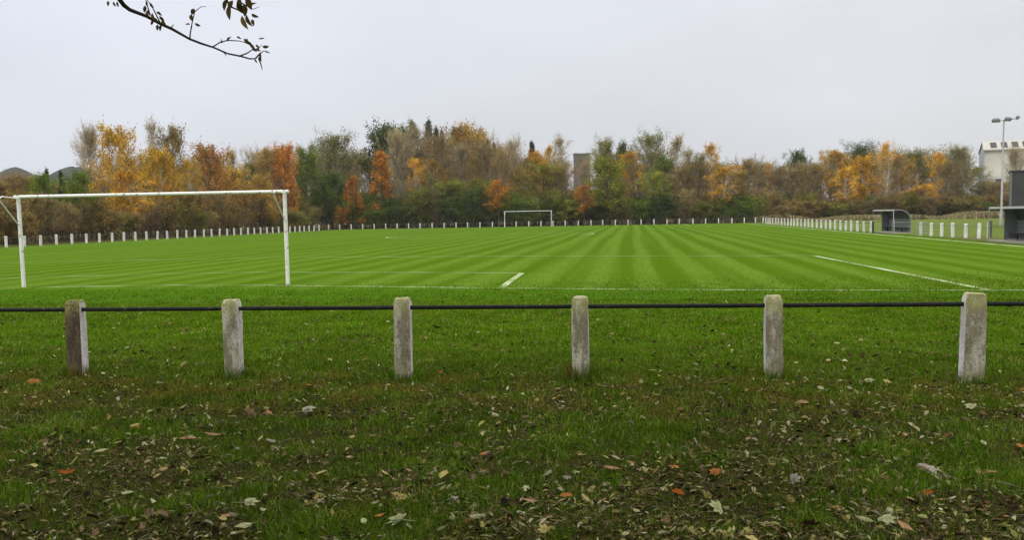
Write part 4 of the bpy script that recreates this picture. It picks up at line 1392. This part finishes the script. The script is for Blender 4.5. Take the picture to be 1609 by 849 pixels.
for k in sorted(clusters):
    vs, fs = [], []
    for (px, py, ln, dg_, wr) in clusters[k]:
        ln *= .84
        c0 = at(px, py, DB + rr.uniform(-.04, .05)) - Vector(loc0)
        s = DB / F_PX
        a = math.radians(dg_)
        ax = (R3 @ Vector((math.cos(a), -math.sin(a), rr.uniform(-.5, .5)))).normalized()
        nr_ = (Vector((0, -1, 0)) + Vector((rr.uniform(-.6, .6), 0, rr.uniform(-.7, .7)))).normalized()
        sd_ = ax.cross(nr_).normalized()
        n2 = sd_.cross(ax)
        b = len(vs)
        for t, w in ((0, .05), (.25, .8), (.5, 1), (.75, .72), (1, .04)):
            cc_ = c0 + ax * ln * s * t - n2 * .25 * ln * s * t * t
            for q in (-1, 0, 1):
                vs.append(cc_ + sd_ * q * w * wr * ln * s * .5 + n2 * abs(q) * w * .12 * ln * s)
        for i in range(4):
            for q in range(2):
                z = b + i * 3 + q
                fs.append((z, z + 1, z + 4, z + 3))
    me = bpy.data.meshes.new('leaf_spray'); me.from_pydata([tuple(v) for v in vs], [], fs); smooth(me, 60)
    obj('leaf_spray', me, br, hang)

# ------------------------------------------------------------------ foreground grass blades
rg = np.random.default_rng(21)


def vnoise(x, y, s, seed):
    """cheap value noise"""
    rgs = np.random.default_rng(seed); T = rgs.random((64, 64))
    a, b = x * s, y * s
    i, j = np.floor(a).astype(int), np.floor(b).astype(int)
    fx, fy = a - i, b - j
    fx, fy = fx * fx * (3 - 2 * fx), fy * fy * (3 - 2 * fy)
    g = lambda p, q: T[p % 64, q % 64]
    return (g(i, j) * (1 - fx) + g(i + 1, j) * fx) * (1 - fy) + (g(i, j + 1) * (1 - fx) + g(i + 1, j + 1) * fx) * fy


def bareness(x, y):
    u, v = x * CU - y * SU, x * SU + y * CU
    n = .6 * vnoise(x, y, 1.6, 1) + .4 * vnoise(x, y, 4.5, 2)
    thin_ = np.clip((9.6 - v) / 4.0, 0, 1)
    cor = np.clip((4.6 - (v - .75 * u)) / 1.6, 0, 1)
    return np.clip((n - .62 + .26 * thin_ + .40 * cor) * 5, 0, 1)


def blades(n, y0, y1):
    y = y0 * (y1 / y0) ** rg.random(n)     # density falls off with distance
    x = (rg.random(n) * 2 - 1) * (y * .60 + .7)
    b = bareness(x, y)
    k = (rg.random(n) > b * .80) & (rg.random(n) < np.clip((y1 - y) / 7, 0, 1))
    x, y, b = x[k], y[k], b[k]
    n = len(x)
    cl = vnoise(x, y, 7, 5) * .6 + vnoise(x, y, 2.2, 6) * .5
    v = x * SU + y * CU
    mown = np.clip((v - 7.5) / 3.5, 0, 1)
    h = (.018 + rg.random(n) ** 1.4 * (.050 - .022 * mown)) * (.15 + 1.55 * cl)
    for (pu, pv) in near_uv:              # the mower misses the foot of each post
        px_, py_ = xy(pu, pv)
        dd = np.hypot(x - px_, y - py_)
        h *= 1 + 3.4 * np.exp(-(dd / .15) ** 2)
    z = hgt(x, y)
    az = rg.uniform(0, 2 * np.pi, n); ln = rg.uniform(.2, 1.2, n) * h
    dx, dy = np.cos(az) * ln, np.sin(az) * ln
    wa = rg.uniform(0, np.pi, n); w = .0016 * (y / 5) ** .85 * rg.uniform(.6, 1.4, n)
    wx, wy = np.cos(wa) * w, np.sin(wa) * w
    v = np.stack([np.stack([x - wx, y - wy, z - .005], -1), np.stack([x + wx, y + wy, z - .005], -1),
                  np.stack([x + wx * .7 + dx * .35, y + wy * .7 + dy * .35, z + h * .6], -1), np.stack([x - wx * .7 + dx * .35, y - wy * .7 + dy * .35, z + h * .6], -1),
                  np.stack([x + dx, y + dy, z + h * .95], -1), np.stack([x + dx * 1.02, y + dy * 1.02, z + h * .95], -1)], 1).reshape(-1, 3)
    i = np.arange(n)[:, None] * 6
    f = np.concatenate([i + np.array([[0, 1, 2, 3]]), i + np.array([[3, 2, 4, 5]])], 1).reshape(-1, 4)
    return v, f


VV, FF = blades(620000, 3.9, 25)
tv = []
for i, (pu, pv) in enumerate(near_uv):     # unmown tufts round each post
    m = 520 if i == 4 else 300
    ang = rg.uniform(0, 2 * np.pi, m); rad = .085 + np.abs(rg.normal(0, .06, m))
    cx_, cy_ = xy(pu, pv)
    x = cx_ + np.cos(ang) * rad; y = cy_ + np.sin(ang) * rad
    h = rg.uniform(.05, .13, m) * (1.5 if i == 4 else 1) * np.clip(1.2 - (rad - .085) * 4, .4, 1.2)
    z = hgt(x, y); dx = np.cos(ang) * h * rg.uniform(-.1, .6, m); dy = np.sin(ang) * h * rg.uniform(-.1, .6, m)
    wa = rg.uniform(0, np.pi, m); wx = np.cos(wa) * .003; wy = np.sin(wa) * .003
    tv.append(np.stack([np.stack([x - wx, y - wy, z - .005], -1), np.stack([x + wx, y + wy, z - .005], -1),
              np.stack([x + wx * .7 + dx * .35, y + wy * .7 + dy * .35, z + h * .6], -1), np.stack([x - wx * .7 + dx * .35, y - wy * .7 + dy * .35, z + h * .6], -1),
              np.stack([x + dx, y + dy, z + h], -1), np.stack([x + dx * 1.02, y + dy * 1.02, z + h], -1)], 1).reshape(-1, 3))
tv = np.concatenate(tv)
ti = np.arange(len(tv) // 6)[:, None] * 6 + len(VV)
FF = np.concatenate([FF, np.concatenate([ti + np.array([[0, 1, 2, 3]]), ti + np.array([[3, 2, 4, 5]])], 1).reshape(-1, 4)])
VV = np.concatenate([VV, tv])
gmat, nt, out = new_mat('grass_blade')
g = N(nt, 'NewGeometry')
P = g.outputs['Position']
c = rampn(nt, g.outputs['Random Per Island'], [(0, (.018, .048, .001)), (.3, (.044, .102, .002)), (.65, (.085, .168, .005)), (.88, (.14, .215, .014)), (1, (.34, .32, .11))])
tone = math_n(nt, 'MULTIPLY_ADD', sstep(nt, noise(nt, P, 1.1, 5, .65), .32, .68), .6, .68)
hv = N(nt, 'HueSaturation'); L(nt, tone, hv.inputs['Value']); L(nt, c, hv.inputs['Color']); c = hv.outputs[0]
Ub, Vb_ = uv_nodes(nt, P)
cb = math_n(nt, 'SUBTRACT', 1.0, sstep(nt, math_n(nt, 'ADD', Vb_, math_n(nt, 'MULTIPLY', Ub, -.7)), 2.6, 4.6))
nb = math_n(nt, 'MULTIPLY', math_n(nt, 'MULTIPLY', math_n(nt, 'SUBTRACT', 1.0, sstep(nt, Vb_, 9.3, 10.3)), sstep(nt, Vb_, 7.2, 8.4)), .13)
dead = sstep(nt, math_n(nt, 'ADD', math_n(nt, 'ADD', noise(nt, P, 1.9, 5, .65), nb), math_n(nt, 'MULTIPLY', cb, .28)), .56, .72)
c = mixc(nt, math_n(nt, 'MULTIPLY', dead, .7), c, mixc(nt, g.outputs['Random Per Island'], (.05, .040, .006), (.27, .19, .035)))
d = N(nt, 'BsdfDiffuse'); t = N(nt, 'BsdfTranslucent'); mxs = N(nt, 'MixShader'); mxs.inputs[0].default_value = .3
L(nt, c, d.inputs[0]); L(nt, c, t.inputs[0]); L(nt, d.outputs[0], mxs.inputs[1]); L(nt, t.outputs[0], mxs.inputs[2]); L(nt, mxs.outputs[0], out.inputs['Surface'])
go = obj('grass', mesh_np('grass', VV, FF), None, gmat)
tag(go, 'short patchy green grass in the foreground and around the near fence', 'grass', kind='stuff')

# ------------------------------------------------------------------ leaf litter
def leaf_outline(kind):
    if kind == 'oval':
        return [(0, 0), (.18, .16), (.42, .23), (.68, .18), (1, 0), (.68, -.18), (.42, -.23), (.18, -.16)]
    if kind == 'oak':
        up = [(0, 0), (.12, .06), (.22, .20), (.32, .12), (.42, .30), (.52, .17), (.66, .30), (.72, .16), (.86, .16), (1, 0)]
        return up + [(x, -y) for x, y in up[-2:0:-1]]
    up = [(0, 0), (.10, .10), (.06, .34), (.26, .26), (.34, .52), (.48, .28), (.66, .36), (.70, .16), (1, 0)]
    return up + [(x, -y) for x, y in up[-2:0:-1]]


def leaf_mesh(kind, seed, curl):
    r = random.Random(seed)
    vs, fs = [], []

    def one(org, ang, size, kd):
        ol = leaf_outline(kd)
        b = len(vs)
        ca, sa = math.cos(ang), math.sin(ang)
        n = len(ol)
        half = n // 2
        spine = [(0, 0), (.33, 0), (.66, 0), (1, 0)]
        for x, y in ol:
            y2 = y * r.uniform(.85, 1.15)
            z = curl * (abs(y2) * .9 + .35 * (x - .5) ** 2) + r.uniform(-.02, .02)
            vs.append((org[0] + size * (x * ca - y2 * sa), org[1] + size * (x * sa + y2 * ca), size * z))
        m = len(vs)
        vs.append((org[0] + size * .5 * ca, org[1] + size * .5 * sa, 0))
        for i in range(n):
            fs.append((b + i, b + (i + 1) % n, m))

    if kind == 'compound':
        for k, (a, s) in enumerate(((-1.25, .48), (-.62, .62), (0, .7), (.62, .62), (1.25, .48))):
            one((.32, 0), a + r.uniform(-.1, .1), s, 'oval')
        b = len(vs)
        vs.extend([(-.35, -.012, .01), (-.35, .012, .01), (.33, .012, .02), (.33, -.012, .02)])
        fs.append((b, b + 1, b + 2, b + 3))
    else:
        one((-.5, 0), 0, 1.0, kind)
        b = len(vs)
        vs.extend([(-.72, -.012, .03), (-.72, .012, .03), (-.48, .014, .01), (-.48, -.014, .01)])
        fs.append((b, b + 1, b + 2, b + 3))
    me = bpy.data.meshes.new('fallen_leaf'); me.from_pydata(vs, [], fs); me.update()
    return me


def mat_fallen(name, a, b):
    m, nt, out = new_mat(name)
    o = objco(nt)
    n1 = noise(nt, o, 3, 5, .7); n2 = noise(nt, o, 14, 3, .7)
    c = mixc(nt, sstep(nt, n1, .35, .65), a, b)
    c = mixc(nt, math_n(nt, 'MULTIPLY', sstep(nt, n2, .58, .7), .6), c, mul(b, .4))
    oi = N(nt, 'ObjectInfo')
    hs = N(nt, 'HueSaturation'); L(nt, math_n(nt, 'MULTIPLY_ADD', oi.outputs['Random'], .3, .85), hs.inputs['Value']); L(nt, c, hs.inputs['Color'])
    principled(nt, out, hs.outputs[0], .9, .03)
    return m


FM = {
    'pale': mat_fallen('fallen_pale_green', (.30, .31, .17), (.21, .21, .09)),
    'grey': mat_fallen('fallen_grey', (.26, .25, .19), (.15, .14, .09)),
    'yellow': mat_fallen('fallen_yellow', (.33, .29, .10), (.24, .18, .06)),
    'tan': mat_fallen('fallen_tan', (.29, .175, .085), (.19, .11, .05)),
    'orange': mat_fallen('fallen_orange', (.27, .115, .030), (.18, .07, .02)),
    'red': mat_fallen('fallen_red', (.24, .060, .009), (.17, .042, .008)),
    'brown': mat_fallen('fallen_brown', (.15, .095, .05), (.085, .055, .03)),
}
LM = {k: [leaf_mesh(k, s, c) for s, c in ((1, .25), (2, .5), (3, -.25))] for k in ('oval', 'oak', 'maple', 'compound')}
lc = [0]


def fallen(kind, mat, x, y, size, label, group, rz=None, tilt=.25, z=.028):
    r = random.Random(lc[0] * 13 + 5)
    me = LM[kind][lc[0] % 3]; lc[0] += 1
    o = obj('fallen_leaf', me)
    if not me.materials: me.materials.append(FM[mat])
    o.material_slots[0].link = 'OBJECT'; o.material_slots[0].material = FM[mat]
    o.location = (x, y, float(hgt(np.float64(x), np.float64(y))) + z)
    o.rotation_euler = (r.gauss(0, tilt), r.gauss(0, tilt), r.uniform(0, 6.28) if rz is None else rz)
    o.scale = (size, size, size)
    tag(o, label, 'leaf', group)
    return o


GL = 'leaves fallen on the foreground grass'
for kd, mt, px, py, sz, lab in [
    ('maple', 'red', 104, 757, .11, 'rust red maple leaf at lower left, brightest red in the grass'),
    ('oak', 'orange', 1058, 743, .10, 'orange oak leaf low in the middle right of the grass'),
    ('oak', 'tan', 963, 740, .10, 'pale tan oak leaf left of the orange oak leaf'),
    ('maple', 'red', 1066, 783, .085, 'dark red leaf just below the orange oak leaf'),
    ('oak', 'orange', 889, 787, .075, 'small orange red leaf left of the dark red leaf'),
    ('oval', 'tan', 832, 791, .085, 'curled tan leaf left of the small orange red leaf'),
    ('compound', 'pale', 733, 834, .15, 'pale five fingered leaf at the bottom edge, the right one'),
    ('compound', 'pale', 642, 838, .17, 'pale five fingered leaf at the bottom edge, the left one'),
    ('oval', 'orange', 596, 826, .06, 'small ochre leaf left of the pale five fingered leaf'),
    ('oval', 'pale', 572, 836, .07, 'pale oval leaf at the bottom left of the ochre one'),
    ('oval', 'tan', 295, 701, .12, 'long tan leaf at left pointing to a brown one'),
    ('oak', 'tan', 333, 690, .12, 'brown tan oak leaf right of the long tan leaf'),
    ('compound', 'yellow', 207, 680, .12, 'yellow fingered leaf at left in the grass'),
    ('compound', 'grey', 467, 654, .20, 'large grey fingered leaf left of the middle'),
    ('oval', 'orange', 760, 721, .07, 'small peach leaf in the middle of the grass'),
    ('oval', 'yellow', 697, 758, .11, 'curved yellowish leaf in the middle of the grass'),
    ('compound', 'pale', 376, 808, .14, 'pale ragged fingered leaf near the bottom left'),
    ('oval', 'pale', 383, 842, .09, 'upright pale green leaf at the bottom left edge'),
    ('oak', 'orange', 1603, 706, .11, 'orange leaf cut by the right edge of the picture'),
    ('oval', 'tan', 1422, 691, .07, 'rounded tan leaf right of the middle under the last post'),
    ('oval', 'tan', 1421, 840, .10, 'tan leaf at the bottom right edge'),
    ('oval', 'red', 1459, 789, .07, 'dark red leaf below the broken piece of wood'),
    ('oval', 'tan', 1558, 757, .07, 'upright tan leaf right of the broken piece of wood'),
    ('compound', 'pale', 1375, 824, .15, 'pale green fingered leaf near the bottom right'),
    ('compound', 'pale', 1540, 647, .15, 'pale fingered leaf below the largest fence post'),
    ('oak', 'tan', 1260, 642, .10, 'tan leaf in the grass right of the fifth post'),
    ('maple', 'orange', 55, 605, .14, 'orange brown leaf in the grass left of the first post'),
    ('oval', 'pale', 1545, 700, .07, 'pale leaf above the broken piece of wood'),
    ('oval', 'pale', 652, 503, .07, 'pale leaf beyond the rail right of the third post'),
    ('oak', 'red', 692, 588, .09, 'red brown leaf beside the foot of the third post'),
    ('oval', 'pale', 160, 722, .10, 'pale long leaf above the rust red maple leaf'),
    ('compound', 'pale', 1352, 605, .16, 'pale leaf lying on the grass left of the largest post'),
]:
    p = gp(px, py)
    o_ = fallen(kd, mt, p.x, p.y, sz * (.85 if kd == 'compound' else 1.1), lab, GL, None, .12, .044)
    o_.rotation_euler = (Matrix.Rotation(.13, 3, 'X') @ o_.rotation_euler.to_matrix()).to_euler()   # propped on the grass
LLAB = {
    'pale': 'pale green fallen leaf lying in the foreground grass', 'grey': 'grey fallen leaf lying in the foreground grass',
    'yellow': 'yellowish fallen leaf lying in the foreground grass', 'tan': 'tan fallen leaf lying in the foreground grass',
    'orange': 'small orange fallen leaf lying in the foreground grass', 'brown': 'brown fallen leaf lying in the foreground grass',
}
rs = random.Random(31)
for i in range(262):
    y = 4.6 + 5.2 * rs.random() ** 1.5
    x = rs.uniform(-1, 1) * (y * .55)
    mt = rs.choices(['pale', 'grey', 'yellow', 'tan', 'orange', 'brown'], [2.4, 2.4, 2.6, 3, .9, 4])[0]
    kd = rs.choices(['oval', 'oak', 'maple', 'compound'], [7, 2, .3, .8])[0]
    sz = rs.uniform(.035, .10) * (1.5 if kd == 'compound' else 1)
    fallen(kd, mt, x, y, sz, LLAB[mt], GL + ', ' + mt, None, .35, rs.uniform(.015, .035))

# the mass of small leaves and shreds
n = 200000
y = 4.0 + 17 * rg.random(n) ** 2.0
x = (rg.random(n) * 2 - 1) * (y * .60 + .6)
u, v = x * CU - y * SU, x * SU + y * CU
dens = (.20 * np.clip((21 - v) / 8, 0, 1) + .75 * np.clip((10.3 - v) / 1.2, 0, 1)) * np.clip(.16 + .22 * np.exp(-((v - 8.9) / .8) ** 2) + 2.6 * np.clip(vnoise(x, y, 3.4, 9) * .6 + vnoise(x, y, 1.1, 15) * .6 - .42, 0, 1) ** 1.1 + .55 * bareness(x, y), 0, 1)
k = rg.random(n) < dens
x, y, v = x[k], y[k], v[k]; n = len(x)
sz = (.006 + .066 * rg.random(n) ** 4.0) * np.where(v > 10, 1.35, 1); asp = rg.uniform(.10, .52, n)
az = rg.uniform(0, 2 * np.pi, n); tx = rg.normal(0, .35, n); ty = rg.normal(0, .35, n)
z = hgt(x, y) + np.where(v > 9.8, .034, rg.uniform(.0, .032, n))
ax = np.stack([np.cos(az), np.sin(az), tx], -1) * sz[:, None] * .5
bx = np.stack([-np.sin(az), np.cos(az), ty], -1) * (sz * asp)[:, None] * .5
Cn = np.stack([x, y, z], -1)
up_ = np.zeros_like(Cn); up_[:, 2] = sz * rg.uniform(-.1, .25, n)
V6 = np.stack([Cn - ax, Cn - ax * .3 + bx + up_, Cn + ax * .4 + bx * .9 + up_, Cn + ax, Cn + ax * .4 - bx * .9 + up_, Cn - ax * .3 - bx + up_], 1).reshape(-1, 3)
i = np.arange(n)[:, None] * 6
F4 = np.concatenate([i + np.array([[0, 1, 2, 3]]), i + np.array([[0, 3, 4, 5]])], 1).reshape(-1, 4)
lit = obj('leaf_litter', mesh_np('leaf_litter', V6, F4), None, mat_leaf('litter', [(.010, .007, .005), (.022, .015, .010), (.05, .032, .016), (.11, .07, .03), (.02, .014, .01), (.16, .12, .04), (.035, .024, .014), (.23, .22, .07), (.012, .01, .007), (.08, .05, .025), (.31, .28, .17), (.19, .19, .045), (.03, .02, .012), (.24, .20, .06), (.06, .035, .018), (.36, .34, .20), (.18, .10, .035)], .1, .0))
tag(lit, 'scattered small dead leaves, shreds and stalks in the foreground grass', 'leaf litter', kind='stuff')
# dark twigs and stalks
segs = []
for i in range(420):
    y = 4.2 + 5 * rs.random() ** 1.6; x = rs.uniform(-1, 1) * (y * .57)
    a = rs.uniform(0, 6.28); ln = rs.uniform(.05, .18)
    z = float(hgt(np.float64(x), np.float64(y))) + rs.uniform(.01, .03)
    p0 = np.array([x, y, z]); d = np.array([math.cos(a), math.sin(a), rs.uniform(-.08, .12)]) * ln
    segs.append((np.array([p0, p0 + d * .5 + np.array([rs.uniform(-.01, .01), rs.uniform(-.01, .01), .006]), p0 + d]), np.array([.0022, .002, .0012])))
V, F = tubes_np(segs, 4)
tg = obj('fallen_twigs', mesh_np('fallen_twigs', V, F), None, mat_leaf('twig_litter', [(.03, .022, .015), (.10, .08, .055), (.20, .17, .12)], 0, 0))
tag(tg, 'thin broken stalks and twigs strewn through the foreground grass', 'twigs', kind='stuff')

# broken wood at lower right
p = gp(1466, 748)
mb = MB()
rr = random.Random(3)
prof = []
nseg = 7
for i in range(nseg + 1):
    t = i / nseg
    yy = -.17 + .34 * t
    w0 = -.062 + .03 * t + rr.uniform(-.012, .012); w1 = .055 + .02 * t + rr.uniform(-.014, .014)
    zt = .028 + .02 * math.sin(3 * t) + rr.uniform(-.006, .006)
    prof.append([(w0, yy, -.01), (w0 + .008, yy + rr.uniform(-.01, .01), zt), (w0 * .3 + w1 * .2, yy, zt + .012 + rr.uniform(-.006, .008)), (w1 - .01, yy + rr.uniform(-.01, .01), zt - .004), (w1, yy, -.01)])
vs = [q for s in prof for q in s]
fs = [(i * 5 + k, i * 5 + k + 1, (i + 1) * 5 + k + 1, (i + 1) * 5 + k) for i in range(nseg) for k in range(4)]
fs += [(4, 3, 2, 1, 0), tuple(nseg * 5 + k for k in range(5))]
mb.add(vs, fs)
wm_, nt, out = new_mat('split_pale_wood')
o_ = objco(nt)
mpn = N(nt, 'Mapping'); mpn.inputs['Scale'].default_value = (6, 1, 6); L(nt, o_, mpn.inputs[0])
n1 = noise(nt, mpn.outputs[0], 9, 6, .7)
principled(nt, out, rampn(nt, n1, [(.35, (.07, .05, .035)), (.5, (.27, .21, .16)), (.7, (.40, .33, .27))]), .85, .2, 0, n1, .8, .01)
wo = obj('wood_piece', mb.mesh('wood_piece', [wm_]), loc=(p.x, p.y, float(hgt(np.float64(p.x), np.float64(p.y))) + .012))
wo.rotation_euler = (.03, -.04, math.radians(7))
wo.scale = (.72, .9, .38)
tag(wo, 'broken flat piece of pale wood lying in the grass at lower right', 'wood')

# ------------------------------------------------------------------ damp autumn air
mb = MB(); mb.box(-3150, 3150, -1600, 3150, -3.0, 62)
hz_m, nt, out = new_mat('damp_air')
pv = N(nt, 'VolumePrincipled')
pv.inputs['Color'].default_value = (.90, .92, .95, 1)
pv.inputs['Density'].default_value = .00015
pv.inputs['Anisotropy'].default_value = .2
L(nt, pv.outputs[0], out.inputs['Volume'])
hzo = obj('haze', mb.mesh('haze', [hz_m]))
tag(hzo, 'thin damp autumn air over the whole ground', 'haze', kind='stuff')
